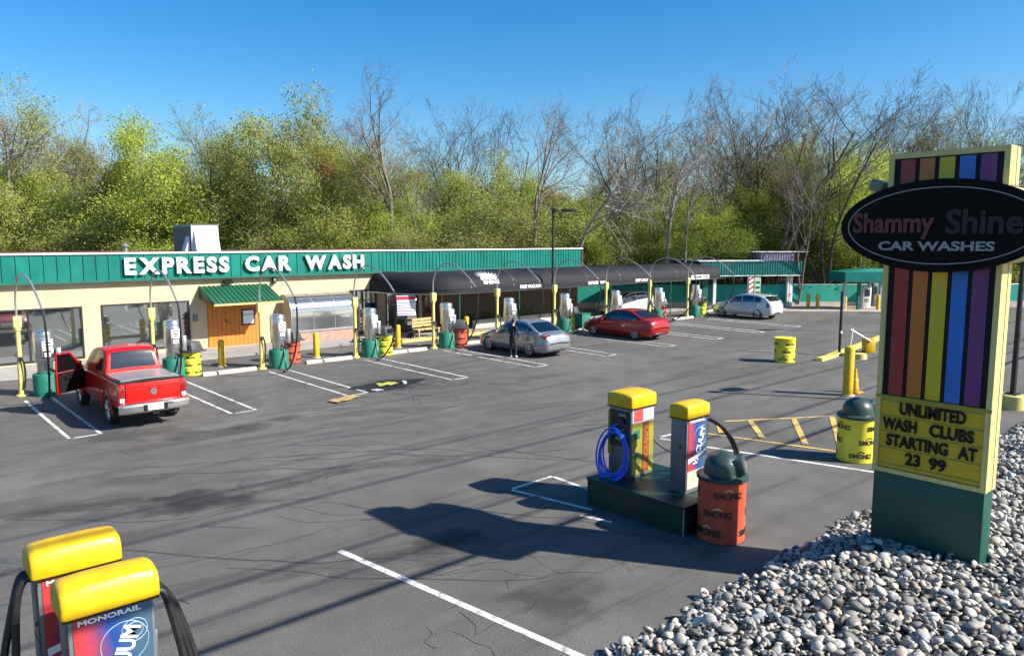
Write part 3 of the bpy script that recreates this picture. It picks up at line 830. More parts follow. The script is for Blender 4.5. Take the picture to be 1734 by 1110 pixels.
for (a, s_, w_, panel) in ((28.2, 'FREE VACUUMS', 1.7, 0), (33.6, 'EXPRESS WASH', 1.6, 0), (37.8, 'EXIT ONLY', 1.25, 0), (44.2, 'THANK YOU', 1.9, 1)):
    g = MB(); g.b2((a - w_ / 2 - .1, 30.0, CB - .17), (a + w_ / 2 + .1, 30.016, CB + .10)); po = shift(g, CO).build('sign_panel', M['white' if panel else 'dark'], cn)
    g = MB(); text_on(g, s_, (a, 29.992, CB - .03), (1, 0, 0), UP, w_, .18, .012, off=.03); shift(g, CO).build('lettering', M['dark' if panel else 'white'], po)

# things standing under the canopy
ms = empty('menu_board', gp(688, 572), 'white price board with a red header on a dark stand under the black canopy', 'price board')
g = MB(); g.b2((-.5, -.04, 1.15), (.5, .04, 2.15), bev=.01); g.build('board', M['white'], ms, rz=R(-20))
g = MB(); g.b2((-.48, -.055, 1.95), (.48, -.042, 2.12)); g.build('header', mat('poster_red', (.55, .03, .06), .4), ms, rz=R(-20))
g = MB()
for k in range(5): g.b2((-.42, -.052, 1.22 + k * .14), (.42 - .1 * (k % 2), -.043, 1.27 + k * .14))
g.build('price_row', mat('faded_lilac_print', (.28, .25, .36), .6), ms, rz=R(-20))
g = MB(); g.b2((-.05, .05, .3), (.05, .13, 1.9)); g.b2((-.35, -.25, .03), (.35, .25, .3)); g.build('stand', M['black'], ms, rz=R(-20))
ps = empty('pay_cabinet', (21.6, 33.2, .035), 'black cabinet standing in the shade beside the price board', 'cabinet')
g = MB(); g.b2((-.4, -.3, 0), (.4, .3, 1.5), bev=.02); g.build('body', M['blackp'], ps)
g = MB(); g.b2((-.25, -.32, .8), (.25, -.302, 1.3)); g.build('screen', M['greym'], ps)
bn = empty('wooden_bench', gp(722, 571), 'pale wooden bench with a slatted back under the black canopy', 'bench', rz=R(5))
g = MB(); g.b2((-.75, -.25, .42), (.75, .2, .48)); g.build('seat', M['benchw'], bn)
g = MB()
for k in range(3): g.b2((-.75, .2, .55 + k * .16), (.75, .24, .67 + k * .16))
g.build('backrest', M['benchw'], bn)
for x in (-.65, .65):
    for y in (-.2, .18):
        g = MB(); g.b2((x - .035, y - .035, 0), (x + .035, y + .035, .42)); g.build('leg', M['benchw'], bn)
# a-frame signs
def aframe(name, loc, label, m1, rz):
    e = empty(name, loc, label, 'sign', rz=rz)
    g = MB(); g.box((0, -.16, .55), (.62, .03, 1.1), 0, (R(-14), 0, 0)); g.build('front_panel', m1, e)
    g = MB(); g.box((0, .16, .55), (.62, .03, 1.1), 0, (R(14), 0, 0)); g.build('rear_panel', M['offw'], e)
    return e
e = empty('window_poster', (19.75, WN - .05, .2), 'tall cream poster with brown upright lettering beside the dark window', 'poster')
g = MB(); g.b2((-.22, -.012, .1), (.22, 0, 1.35)); g.build('sheet', M['cream'], e)
g = MB(); text_on(g, 'WELCOME', (0, -.018, .72), (0, 0, 1), (-1, 0, 0), 1.15, .3, .008, off=.02); g.build('lettering', M['pan_n'], e)
# low planting by the wall under the canopy
LEAFQ = {}
def shrub_mesh(name, n, size, h, rng, q=.05):
    V = []; Fc = []; T = []
    cl = [(rng.uniform(-1, 1), rng.uniform(-1, 1), rng.random()) for _ in range(14)]
    for i in range(n):
        c = rng.choice(cl); d = Vector((rng.gauss(0, 1), rng.gauss(0, 1), rng.gauss(0, 1))).normalized() * rng.random() ** .4 * .42
        p = Vector((c[0] * .62 + d.x, c[1] * .62 + d.y, max(.03, (c[2] * .7 + d.z * .6 + .2)))); p = Vector((p.x * size[0], p.y * size[1], p.z * h))
        leaf(V, Fc, T, p, q * rng.uniform(.7, 1.4), rng, rng.random())
    return mk_leaf(name, V, Fc, T)
def leaf(V, Fc, T, p, s, rng, t):
    a = Vector((rng.gauss(0, 1), rng.gauss(0, 1), rng.gauss(0, 1))).normalized(); b = a.cross(Vector((rng.gauss(0, 1), rng.gauss(0, 1), rng.gauss(0, 1)))).normalized()
    o = len(V); V += [p - a * s, p + b * s * .55, p + a * s, p - b * s * .55]; Fc.append((o, o + 1, o + 2, o + 3)); T += [t] * 4
def mk_leaf(name, V, Fc, T):
    me = bpy.data.meshes.new(name); me.from_pydata([tuple(v) for v in V], [], Fc)
    ca = me.attributes.new('tint', 'FLOAT', 'POINT'); ca.data.foreach_set('value', T); me.update(); return me
rs = random.Random(11)
me = shrub_mesh('foliage', 900, (1.9, .5), .75, rs); me.materials.append(M['leafo'])
for i, a in enumerate((27.6, 30.6)):
    e = empty('clipped_shrub', (a, 33.3, .03), ('low olive shrub by the wall left of the lamp post', 'low olive shrub by the wall right of the lamp post')[i], 'shrub', 'shrubs under the canopy')
    o = bpy.data.objects.new('foliage', me); COL.objects.link(o); o.parent = e
    g = MB()
    for k in range(5): g.cyl((-1.4 + k * .7, 0, 0), (-1.4 + k * .7 + .1, .05, .4), .02, seg=5)
    g.build('stem', M['bark'], e)
g = MB(); g.b2((26.0, 32.3, .03), (32.5, 32.45, .5)); tag(g.build('planter_kerb', M['concrete']), 'low grey concrete planter wall in front of the shrubs', 'planter wall')
# dark panel added in place of the shade at the tunnel's far end
e = empty('shade_panel', (46.6, 38.9, 0), 'added dark green panel standing in for shade at the far end of the black canopy', 'wall', rz=R(-14))
g = MB(); g.b2((-3.2, -.1, 0), (3.2, .1, 2.35)); g.build('panel', mat('shade_dark_green', (.004, .028, .022), .6, 0, .3, 3), e)
g = MB()
for x in (-3.2, 0, 3.2): g.b2((x - .05, -.14, 0), (x + .05, -.1, 2.4))
g.build('post', M['teald'], e)  # posts added with the shade panel

# ================================================================ FAR PAVILION
PA = math.atan2(-3.23, 5.05)
pv = empty('wash_pavilion', (*gp(1206, 523), 0), 'teal fascia drive-through pavilion on white posts beyond the black canopy', 'pavilion', rz=PA)
g = MB(); g.b2((-1.1, -.35, 2.42), (6.62, -.25, 3.42))
for k in range(40): g.b2((-1.08 + k * .195, -.385, 2.43), (-1.08 + k * .195 + .03, -.35, 3.41))
g.b2((6.52, -.25, 2.42), (6.62, 5, 3.42)); g.b2((-1.1, -.25, 2.42), (-1.0, 5, 3.42)); g.build('fascia', mat('teal_fascia_far', (.006, .15, .13), .5, 0, .1, 2, .1), pv)
g = MB(); g.b2((-1.0, -.24, 3.2), (6.5, 5, 3.3)); g.build('roof', M['offw'], pv)
g = MB(); g.b2((-1.3, -.42, 3.42), (3.6, .2, 3.5)); g.b2((-1.3, .2, 3.42), (-1.1, 5, 3.5)); g.build('roof_edge', M['offw'], pv)
g = MB(); g.b2((-1.15, -.42, 2.36), (6.67, -.2, 2.42)); g.build('lower_trim', M['offw'], pv)
g = MB(); g.b2((3.9, .6, 3.42), (6.55, 3.2, 4.05))
for k in range(13): g.b2((3.92 + k * .2, .57, 3.43), (3.96 + k * .2, .6, 4.03))
g.build('roof_screen', M['purple'], pv)
g = MB(); g.b2((3.2, .5, 4.05), (7.6, 3.3, 4.1)); g.build('screen_cap', M['offw'], pv)
for (x, y) in ((.1, 0), (6.0, 0), (.1, 4.7), (6.0, 4.7)):
    g = MB(); g.b2((x - .11, y - .11, 0), (x + .11, y + .11, 2.36)); g.build('post', M['offw'], pv)
g = MB(); g.b2((5.7, -.12, 0), (5.82, .12, 2.36)); g.build('post', M['offw'], pv)
g = MB(); g.b2((-.85, -.1, 0), (-.4, .3, 2.36)); g.build('pillar', M['teald'], pv)
e = empty('clearance_pole', (*gp(1269, 524), 0), 'white clearance pole with slanting red stripes below the pavilion', 'pole', rz=PA)
g = MB(); g.b2((-.16, -.16, 0), (.16, .16, 2.3)); g.build('shaft', M['white'], e)
g = MB()
for k in range(6): g.prism([(-.162, -.165, .35 + k * .34), (.162, -.165, .55 + k * .34), (.162, -.165, .70 + k * .34), (-.162, -.165, .50 + k * .34)], (0, .004, 0))
g.build('stripe', mat('stripe_red', (.45, .04, .03), .5), e)
e = empty('price_panel', (*gp(1281, 524), 0), 'pale green price panel hanging beside the striped clearance pole', 'sign', rz=PA)
g = MB(); g.b2((-.22, -.05, 1.0), (.22, .05, 2.3)); g.build('board', mat('pale_green', (.36, .55, .36), .5), e)
g = MB(); g.b2((-.03, .05, 0), (.03, .11, 2.2)); g.build('post', M['galv'], e)
g = MB()
for k in range(3): g.b2((-.16, -.062, 1.15 + k * .36), (.16, -.052, 1.3 + k * .36))
g.build('print', M['teald'], e)

# small green canopy over the pay station
pc = empty('pay_canopy', (*gp(1452, 527), 0), 'small bright green flat canopy over the pay station by the pylon sign', 'canopy', rz=R(-38))
g = MB(); g.b2((-1.25, -.5, 2.12), (2.0, 1.8, 2.75)); g.prism([(-1.25, -.5, 2.75), (2.0, -.5, 2.75), (1.7, -.3, 2.98), (-.3, -.3, 2.86)], (0, 1.8, 0)); g.build('roof', M['teal'], pc)
g = MB(); g.b2((-1.3, -.54, 2.05), (2.05, 1.84, 2.12)); g.build('trim', M['teald'], pc)
for (x, y) in ((-1.0, 0), (.02, 0), (1.6, 0), (1.6, 1.5)):
    g = MB(); g.b2((x - .09, y - .09, 0), (x + .09, y + .09, 2.05)); g.build('post', M['teald' if x == .02 else 'galv'], pc)
def kiosk(px, py, w, h, label, m):
    e = empty('pay_kiosk', (*gp(px, py), .13), label, 'pay kiosk', rz=R(-38))
    g = MB(); g.b2((-w / 2, -.25, 0), (w / 2, .25, h), bev=.03); g.build('cabinet', m, e)
    g = MB(); g.b2((-w * .3, -.28, h * .55), (w * .3, -.252, h * .85)); g.build('screen', M['dark'], e)
    g = MB(); g.b2((-w * .2, -.28, h * .3), (w * .2, -.252, h * .45)); g.build('keypad', M['steel'], e)
kiosk(1464, 524, .62, 1.55, 'light grey pay kiosk under the small green canopy', M['offw'])
kiosk(1478, 521, .4, 1.7, 'dark grey pay kiosk right of the light grey kiosk', M['greym'])

# ================================================================ FENCE
fe = empty('screen_fence', (FA.x, FA.y, 0), 'long teal screened fence on a pale low wall behind the wash lanes', 'fence', rz=math.atan2(fd.y, fd.x))
LF = (FB - FA).length
g = MB()
P = [[(x, .02 * math.sin(x * 1.9), z) for z in (.42, .8, 1.2, 1.68)] for x in np.linspace(0, LF, 90)]
g.shell(P, .01); g.build('screen', mat('teal_screen_mesh', (.008, .27, .215), .7, 0, .12, 2), fe)
g = MB(); g.b2((0, -.06, 0), (LF, .12, .42)); g.build('base_wall', mat('pinkish_block', (.50, .40, .36), .85, 0, .12, 2, .3), fe)
g = MB(); g.cyl((0, .04, 1.7), (LF, .04, 1.7), .025, seg=6); g.build('top_rail', M['galv'], fe)
for i in range(int(LF / 2.6)):
    g = MB(); g.cyl((1.2 + i * 2.6, .06, .42), (1.2 + i * 2.6, .06, 1.74), .035, seg=6); g.build('post', M['galv'], fe)
# tall thin poles behind the fence
for (px, top, Y, lab) in ((1403, 415, 60, 'thin pale flag pole behind the teal fence left of the green pay canopy'), (1452, 425, 58, 'thin pale pole rising behind the green pay canopy')):
    b = gy(px, Y); e = empty('thin_pole', (b[0], b[1], 0), lab, 'pole')
    h_ = H + (HY - top) / F * Y
    g = MB(); g.cyl((0, 0, 0), (0, 0, h_), .06, .04, 8); g.build('shaft', M['offw'], e)
    g = MB(); g.lathe([(.16, 0), (.16, .1), (.07, .14)], 10); g.build('base', M['concrete'], e)

# pale building glimpsed through the trees
b = gy(1060, 120); e = empty('distant_building', (b[0], b[1], 0), 'pale distant building glimpsed between the bare trunks', 'building', rz=R(-40))
g = MB(); g.b2((-7, 0, 0), (7, 8, 11)); g.build('wall', M['blind'], e)
g = MB()
for i in range(5):
    for j in range(3): g.b2((-6 + i * 2.6, -.05, 2 + j * 3), (-4.6 + i * 2.6, -.005, 3.6 + j * 3))
g.build('window', M['dark'], e)
g = MB(); g.b2((-7.3, -.3, 11), (7.3, 8.3, 11.4)); g.build('roof', M['roofm'], e)

# ================================================================ VACUUM STATIONS
def make_vac(loc, label):
    e = empty('vacuum_station', loc, label, 'vacuum', 'steel vacuum stations along the front row')
    g = MB(); g.lathe([(.37, 0), (.37, .66), (.355, .70)], 22); g.build('base', M['green'], e)
    g = MB(); g.lathe([(.20, .70), (.225, .74), (.225, 1.02), (.29, 1.14), (.29, 1.98), (.27, 2.05), (.12, 2.08), (0, 2.08)], 22)
    g.lathe([(.298, 1.16), (.298, 1.20)], 22); g.lathe([(.298, 1.90), (.298, 1.94)], 22)
    g.build('canister', M['steel'], e)
    g = MB(); g.b2((-.12, -.335, 1.22), (.20, -.26, 1.80), bev=.01); lb = g.build('face_plate', M['chrome'], e)
    g = MB(); g.b2((-.09, -.345, 1.46), (.17, -.337, 1.76)); g.b2((-.05, -.345, 1.26), (.12, -.337, 1.40)); sub(g, 'label', M['white'], lb)
    g = MB()
    for (x, z, w) in ((-.03, 1.70, .06), (.09, 1.70, .06), (.04, 1.60, .14), (.04, 1.52, .10)): g.b2((x - w / 2, -.351, z - .02), (x + w / 2, -.346, z + .02))
    sub(g, 'print', M['dark'], lb)
    g = MB(); g.b2((.29, -.2, .95), (.43, .02, 1.5), bev=.02); g.build('coin_box', M['steel'], e)
    g = MB(); g.cyl((.1, -.25, .86), (.16, -.44, .80), .05, seg=10); g.build('inlet', M['black'], e)
    return e
def make_boom(loc, label):
    e = empty('hose_boom', loc, label, 'hose boom', 'yellow hose boom posts along the front row')
    g = MB(); g.lathe([(.18, 0), (.18, .03), (.11, .05), (.08, .28), (.08, 1.15), (.07, 1.16), (.07, 2.2), (.0, 2.2)], 14)
    for k in range(4):
        a = PI / 4 + k * PI / 2; g.cyl((.15 * math.cos(a), .15 * math.sin(a), .03), (.15 * math.cos(a), .15 * math.sin(a), .07), .02, seg=6)
    g.build('post', M['yelpost'], e)
    g = MB(); g.b2((-.11, -.11, 2.18), (.11, .11, 2.54), bev=.015); g.lathe([(.10, 2.10), (.10, 2.18)], 14); g.build('collar', M['yelpost'], e)
    g = MB(); arch = spline([(0, 0, 2.5), (.0, -.03, 3.1), (.02, -.35, 3.62), (.06, -1.0, 3.88), (.12, -1.75, 3.76), (.18, -2.5, 3.3), (.22, -2.98, 2.88)], 5)
    g.tube(arch, .032, 8); g.build('arch_pipe', M['galv'], e)
    g = MB(); g.tube(spline([(.22, -2.96, 2.95), (.24, -3.05, 2.5), (.27, -2.95, 1.7), (.34, -2.5, .9), (.45, -1.7, .28), (.55, -1.1, .07), (.66, -.7, .22), (.72, -.44, .80)], 6), .032, 8)
    g.build('hose', M['black'], e)
    g = MB(); g.tube(spline([(0, -.11, 1.22), (.07, -.16, 1.1), (.10, -.15, .7), (.05, -.14, .25)], 5), .03, 7); g.b2((-.06, -.16, 1.14), (.06, -.09, 1.26)); g.build('nozzle_holder', M['black'], e)
    return e
where = ['beside the open door of the red pickup', 'right of the red pickup', 'right of the green awning', 'in front of the dark window with the poster', 'in front of the black canopy entrance',
         'behind the silver sedan', 'right of the silver sedan', 'behind the red sedan', 'just right of the red sedan', 'left of the silver hatchback']
VN = [27.5, 28.05, 27.5, 27.6, 27.6, 28.0, 28.25, 28.1, 28.1, 28.2]
vac0 = boom0 = None
for i, a in enumerate(VA):
    la = 'steel vacuum on a round green base ' + where[i]; lb = 'yellow post with arched pipe and hose ' + where[i]
    if i == 0:
        vac0 = make_vac((a, VN[i], 0), la); boom0 = make_boom((a - .62, VN[i] + .35, 0), lb)
    else:
        copy_tree(vac0, (a, VN[i], 0), R((i * 37) % 17 - 8), la); copy_tree(boom0, (a - .62, VN[i] + .15, 0), R((i * 53) % 13 - 6), lb)

# ================================================================ DRUMS
def ring_text(mb, t, r, z, h, ang0, wdt, mi=0, off=.03):
    me, lo, hi = text_mesh(t, off); w = hi[0] - lo[0]
    vs = []
    for v in me.vertices:
        a = ang0 + ((v.co.x - (lo[0] + hi[0]) / 2) / w) * wdt / r; zz = z + (v.co.y - (lo[1] + hi[1]) / 2) / (hi[1] - lo[1]) * h
        rr = r + (.004 if v.co.z > 0 else .0005)
        vs.append((rr * math.cos(a), rr * math.sin(a), zz))
    mb.add(vs, [list(p.vertices) for p in me.polygons], mi)
def drum_parts(e, m, lid, hr=.98, r=.345, big=False):
    g = MB(); g.lathe([(r - .015, 0), (r, .02), (r, hr * .33), (r + .012, hr * .345), (r, hr * .36), (r, hr * .66), (r + .012, hr * .675), (r, hr * .69), (r, hr - .03), (r + .012, hr - .01), (r - .01, hr)] if not big else
                      [(r - .015, 0), (r, .015), (r, hr - .03), (r + .01, hr)], 36)
    lg = g
    rows = [.20, .50, .80] if big else [.18, .50, .82]
    for i, zf in enumerate(rows):
        for k in range(3 if big else 4):
            a = 2 * PI * k / (3 if big else 4) + (.45 * i if big else .35 * i)
            ring_text(g, 'SIMONIZ', r + .002, hr * zf - .03, .108 if big else .088, a, .50 if big else .37, 1)
            # small coupe outline over the word
            pts = [(-.075, 0), (-.08, .02), (-.045, .028), (-.02, .05), (.025, .05), (.045, .028), (.075, .022), (.075, 0)]
            z0 = hr * zf + .040
            f = [((r + .005) * math.cos(a + x / r), (r + .005) * math.sin(a + x / r), z0 + z * .9) for x, z in pts]
            b_ = [((r + .001) * math.cos(a + x / r), (r + .001) * math.sin(a + x / r), z0 + z * .9) for x, z in pts]
            n_ = len(pts); lg.add(f + b_, [tuple(range(n_)), tuple(range(n_, 2 * n_))[::-1]] + [(q, (q + 1) % n_, n_ + (q + 1) % n_, n_ + q) for q in range(n_)], 2)
    g.build('barrel', [m, M['dark'], mat('pale_orange', (.75, .42, .25), .5) if m == M['ordrum'] else M['dark']], e)
    if lid == 'rim':
        g = MB(); g.lathe([(r - .03, hr - .002), (r + .02, hr), (r + .02, hr + .03), (r - .03, hr + .03)], 28); g.build('rim', m, e)
        g = MB(); g.lathe([(r - .035, hr - .06), (0, hr - .06)], 28); g.build('liner', M['black'], e)
    if lid == 'cone':
        g = MB(); g.box((0, 0, hr + .03), (.80, .74, .06), bev=.02); g.box((0, 0, hr + .22), (.66, .60, .32), taper=.72, bev=.03); g.build('hood', M['lidk'], e)
        g = MB(); g.b2((-.2, -.33, hr + .12), (.2, -.27, hr + .28)); g.build('flap', M['blackp'], e)
    if lid == 'dome':
        g = MB(); g.lathe([(r + .03, hr - .04), (r + .035, hr + .015), (r - .02, hr + .04), (r - .075, hr + .05), (r - .085, hr + .14)] + [((r - .085) * math.cos(R(t)), hr + .14 + .26 * math.sin(R(t))) for t in (10, 20, 32, 45, 58, 70, 80)] + [(0, hr + .41)], 32)
        d = g.build('dome_lid', M['lidg'], e)
        g = MB(); g.box((r - .14, 0, hr + .19), (.20, .40, .26), 0, (0, R(-16), 0), bev=.02); sub(g, 'flap_housing', M['lidg'], d)
        g = MB(); g.box((r - .034, 0, hr + .185), (.012, .34, .2), 0, (0, R(-16), 0)); sub(g, 'flap', mat('flap_green', (.055, .085, .078), .4, 0, .1, 5), d)
        g = MB(); g.box((r - .026, 0, hr + .20), (.006, .07, .12), 0, (0, R(-16), 0)); sub(g, 'flap_mark', M['tgrey'], d)
def drum(px, py, m, lid, label, rz=0., z=0., **k):
    e = empty('trash_drum', (*(gp(px, py, z) if px != 1222 else (10.60, 6.66)), z), label, 'trash drum', 'wrapped trash drums round the lot', rz)
    drum_parts(e, m, lid, **k); return e
dY = drum(325, 634, M['yeldrum'], 'cone', 'yellow trash drum with a grey hood right of the red pickup', R(-60), .0, hr=.86, r=.33)
dO = drum(495, 612, M['ordrum'], 'cone', 'orange trash drum behind the vacuum right of the green awning', R(-60), hr=.86, r=.33)
def cd(src, px, py, label, rz=0.): return copy_tree(src, gp(px, py), rz, label)
cd(dY, 652, 600, 'yellow trash drum beside the vacuum in front of the poster window', .4)
cd(dO, 779, 586, 'orange trash drum in front of the maroon entry door', .9)
cd(dY, 968, 556, 'yellow trash drum left of the red sedan bonnet', 1.9)
cd(dO, 1119, 538, 'orange trash drum behind the boot of the red sedan', 1.2)
cd(dY, 1187, 534, 'yellow trash drum left of the silver hatchback', .2)
drum(1328, 612, M['yeldrum'], 'rim', 'yellow open drum standing alone in the middle of the lot', R(20), hr=.96, r=.40)
drum(1448, 777, M['yeldrum'], 'dome', 'yellow trash drum with green dome lid left of the pylon sign', R(-20), hr=1.02, r=.40, big=True)
drum(1222, 910, M['ordrum'], 'dome', 'orange trash drum with green dome lid at the green vacuum island', R(-62), hr=1.06, r=.385, big=True)
tb = empty('teal_bin', (*gp(986, 557), 0), 'teal plastic bin between a yellow drum and the red sedan', 'bin')
g = MB(); g.box((0, 0, .42), (.62, .55, .84), taper=1.12, bev=.03); g.build('bin_body', M['green'], tb)
g = MB(); g.box((0, 0, .87), (.74, .66, .06), bev=.02); g.build('lid', M['teald'], tb)

# ================================================================ BOLLARDS, WHEEL STOPS, KERBS
def bollard(px, py, h, r, label, lean=0):
    e = empty('bollard', (*gp(px, py), 0), label, 'bollard', 'yellow bollards')
    g = MB(); g.lathe([(r, 0), (r, h - r * .55), (r * .87, h - r * .25), (r * .5, h - .04 * r), (0, h)], 18); g.build('pipe', M['yellow'], e)
    g = MB(); g.lathe([(r * 1.45, 0), (r * 1.4, .025), (r, .03)], 14); g.build('footing', M['concrete'], e)
    return e
b0 = bollard(376, 620, 1.06, .125, 'yellow bollard in front of the green awning')
def cb(px, py, label, z=0.): return copy_tree(b0, (*gp(px, py), z), 0, label)
cb(536, 605, 'yellow bollard in front of the curved glass bay'); cb(674, 588, 'yellow bollard left of the black canopy price board')
cb(790, 570, 'yellow bollard beside the maroon entry door')
bigb = bollard(1435, 669, 1.60, .155, 'tall thick yellow bollard left of the pylon sign')
g = MB(); g.cyl((.02, .0, 1.58), (.12, -.02, 2.15), .018, seg=6); g.build('whip_rod', M['white'], bigb)
cb(1368, 524, 'yellow bollard on the far apron nearest the pavilion', .1); cb(1384, 525, 'short yellow bollard right of the orange barrels on the apron', .1)
cb(1430, 527, 'yellow bollard at the left post of the green pay canopy', .1); cb(1408, 513, 'pale yellow bollard far back in front of the teal fence', .1); cb(1486, 527, 'yellow bollard right of the pay kiosks beside the pylon sign', .1)
def stop(p, q, label, m):
    p = Vector((*p, 0)); q = Vector((*q, 0)); d = q - p; L_ = d.length
    e = empty('wheel_stop', p.lerp(q, .5), label, 'wheel stop', 'concrete wheel stops', math.atan2(d.y, d.x))
    g = MB(); g.prism([(-L_ / 2, -.1, 0), (-L_ / 2, -.085, .11), (-L_ / 2, -.05, .14), (-L_ / 2, .05, .14), (-L_ / 2, .085, .11), (-L_ / 2, .1, 0)], (L_, 0, 0)); g.build('block', m, e)
    g = MB()
    for s_ in (-1, 1): g.cyl((s_ * L_ * .36, 0, .13), (s_ * L_ * .36, 0, .15), .022, seg=8)
    g.build('pin', M['galv'], e)
for (a0, a1, w_) in ((9.5, 11.5, 'left of the green awning vacuum'), (13.55, 15.6, 'in front of the curved glass bay'), (17.4, 19.4, 'in front of the poster window')):
    stop((a0, 27.55), (a1, 27.55), 'pale concrete wheel stop ' + w_, M['concrete'])
for (a0, a1, w_) in ((21.4, 23.5, 'ahead of the silver sedan'), (29.6, 31.6, 'ahead of the red sedan'), (34.2, 36.2, 'at the empty bay right of the red sedan'), (38.2, 40.2, 'at the empty bay left of the hatchback')):
    stop((a0, 27.8), (a1, 27.8), 'concrete wheel stop ' + w_, M['concrete'])
def kerb(name, pts, label, m, w=.16, h=.13):
    g = MB(); pts = [Vector((*p, 0)) for p in pts]
    L_ = []; rings = []
    for i, p in enumerate(pts):
        d = (pts[min(i + 1, len(pts) - 1)] - pts[max(i - 1, 0)]).normalized(); s_ = Vector((-d.y, d.x, 0)) * w / 2
        rings.append([p - s_, p - s_ * .9 + Vector((0, 0, h)), p + s_ * .9 + Vector((0, 0, h)), p + s_])
    g.grid(rings, smooth=False); n_ = len(g.v); g.add(rings[0] + rings[-1], [(3, 2, 1, 0), (4, 5, 6, 7)])
    return tag(g.build(name, m), label, 'kerb')
kerb('yellow_kerb', [(19.9, 30.3), (21.5, 30.3), (23.5, 30.3), (26.2, 30.3)], 'yellow painted kerb in front of the canopy entrance', M['curby'])
kerb('yellow_kerb', [gp(1386, 611), gp(1404, 606), gp(1424, 598), gp(1452, 588), gp(1496, 571)], 'curved yellow kerb beside the thin black pole left of the pylon sign', M['curby'], .3)
kerb('apron_kerb', [gp(1290, 529.5), gp(1380, 528.5), gp(1500, 531.5)], 'pale concrete kerb along the far apron', M['concrete'], .2, .15)
kerb('island_kerb', [(42.2, 28.0), (44.5, 29.5), (46.5, 30.0)], 'low pale kerb in front of the silver hatchback', M['concrete'])

# thin black pole, gate stub and cones by the exit lane
e = empty('black_post', (*gp(1421, 601), 0), 'thin black post on a square foot at the curved yellow kerb', 'post')
g = MB(); g.cyl((0, 0, 0), (0, 0, 2.75), .06, seg=8); g.build('shaft', M['blackp'], e)
g = MB(); g.b2((-.22, -.22, 0), (.22, .22, .08)); g.build('foot', M['bronze'], e)
g = MB(); g.box((-.05, -.06, 1.0), (.09, .06, .09), bev=.01); g.build('white_button', M['white'], e)
e = empty('gate_stand', (*gp(1470, 596), 0), 'low yellow gate stand with a slanting white arm by the kerb', 'gate', rz=R(-40))
g = MB(); g.b2((-.22, -.2, 0), (.22, .2, .62), bev=.03); g.build('housing', M['yellow'], e)
g = MB(); g.cyl((0, -.24, .5), (-.95, -.24, 1.05), .035, seg=6); g.build('arm', M['white'], e)
e = empty('concrete_footing', (*gp(1455, 607), 0), 'pale yellow concrete footing behind the tall yellow bollard', 'footing')
g = MB(); g.lathe([(.30, 0), (.28, .22), (.0, .24)], 16); g.build('block', M['creamedge'], e)
def cone(px, py, label, z=0.):
    e = empty('traffic_cone', (*gp(px, py, z), z), label, 'traffic cone', 'traffic cones')
    g = MB(); g.lathe([(.14, .04), (.03, .78), (0, .79)], 16); g.build('cone', mat('cone_amber', (.60, .33, .012), .5), e)
    g = MB(); g.b2((-.2, -.2, 0), (.2, .2, .04), bev=.01); g.build('foot', MATS['cone_amber'], e)
    g = MB(); g.lathe([(.0985, .38), (.0865, .46)], 16); g.build('band', MATS['weathered_yellow_paint'], e)
    return e
c0 = cone(1447, 664, 'amber traffic cone tucked behind the tall yellow bollard')
copy_tree(c0, gp(1726, 508), 0, 'small far traffic cone seen right of the pylon sign')
for (px, py, w_) in ((1352, 511, 'orange lane barrel by the pavilion post'), (1362, 512, 'orange lane barrel right beside another in front of the fence')):
    e = empty('lane_barrel', (*gp(px, py, .1), .1), w_, 'barrel', 'orange lane barrels')
    g = MB(); g.lathe([(.30, 0), (.30, .25), (.27, .27), (.27, .5), (.25, .52), (.24, .8), (.22, .82), (.2, 1.0), (0, 1.02)], 18); g.build('body', mat('barrel_orange', (.72, .12, .02), .5), e)
    g = MB(); g.lathe([(.274, .3), (.274, .46)], 18); g.lathe([(.248, .56), (.246, .72)], 18); g.build('band', mat('pale_orange', (.75, .42, .25), .5), e)
e = empty('yellow_hydrant', (*gp(1066, 523), 0), 'small bright yellow box on a post behind the red sedan roof', 'box')
g = MB(); g.b2((-.2, -.2, .75), (.2, .2, 1.3), bev=.02); g.build('box_body', M['yellow'], e)
g = MB(); g.cyl((0, 0, 0), (0, 0, .75), .05, seg=8); g.build('post', M['galv'], e)
e['category'] = 'box'; e.name = 'yellow_box'
# dropped hose on the walkway
g = MB(); g.tube(spline([(18.0, 31.4, .06), (18.3, 31.9, .08), (18.8, 32.0, .08), (19.0, 31.6, .08), (18.6, 31.3, .08), (18.1, 31.5, .1), (18.2, 31.95, .12), (18.7, 32.05, .12), (19.5, 31.2, .06), (20.4, 30.6, .06)], 6), .05, 7)
tag(g.build('coiled_hose', M['black']), 'black hose lying coiled on the walkway by the glass bay', 'hose')
# puddle with a yellow mat, tan rag
g = MB()
c = gp(655, 652); pts = [(c[0] + 1.35 * (1 + .22 * math.sin(3 * t + 1) + .1 * math.sin(7 * t)) * math.cos(t), c[1] + .75 * (1 + .2 * math.sin(2 * t) + .12 * math.sin(5 * t + 2)) * math.sin(t), .006) for t in np.linspace(0, 2 * PI, 41)[:-1]]
g.add(pts, [tuple(range(len(pts)))]); pd = struct(g.build('puddle', mat('wet_asphalt', (.018, .018, .019), .6, 0, .3, 3, .05, spec=.2)))
e = empty('yellow_floor_mat', (*gp(656, 652), .012), 'crumpled yellow floor mat lying in the dark puddle', 'floor mat', rz=R(-15)); e.scale = (.78, .78, .78)
g = MB(); g.shell([[(x, y, .03 + .05 * math.sin(x * 7 + y * 3) ** 2 + .04 * x) for x in np.linspace(-.42, .42, 9)] for y in np.linspace(-.26, .26, 6)], .015); g.build('mat', mat('lime_yellow_cloth', (.40, .39, .06), .8, 0, .3, 8), e)
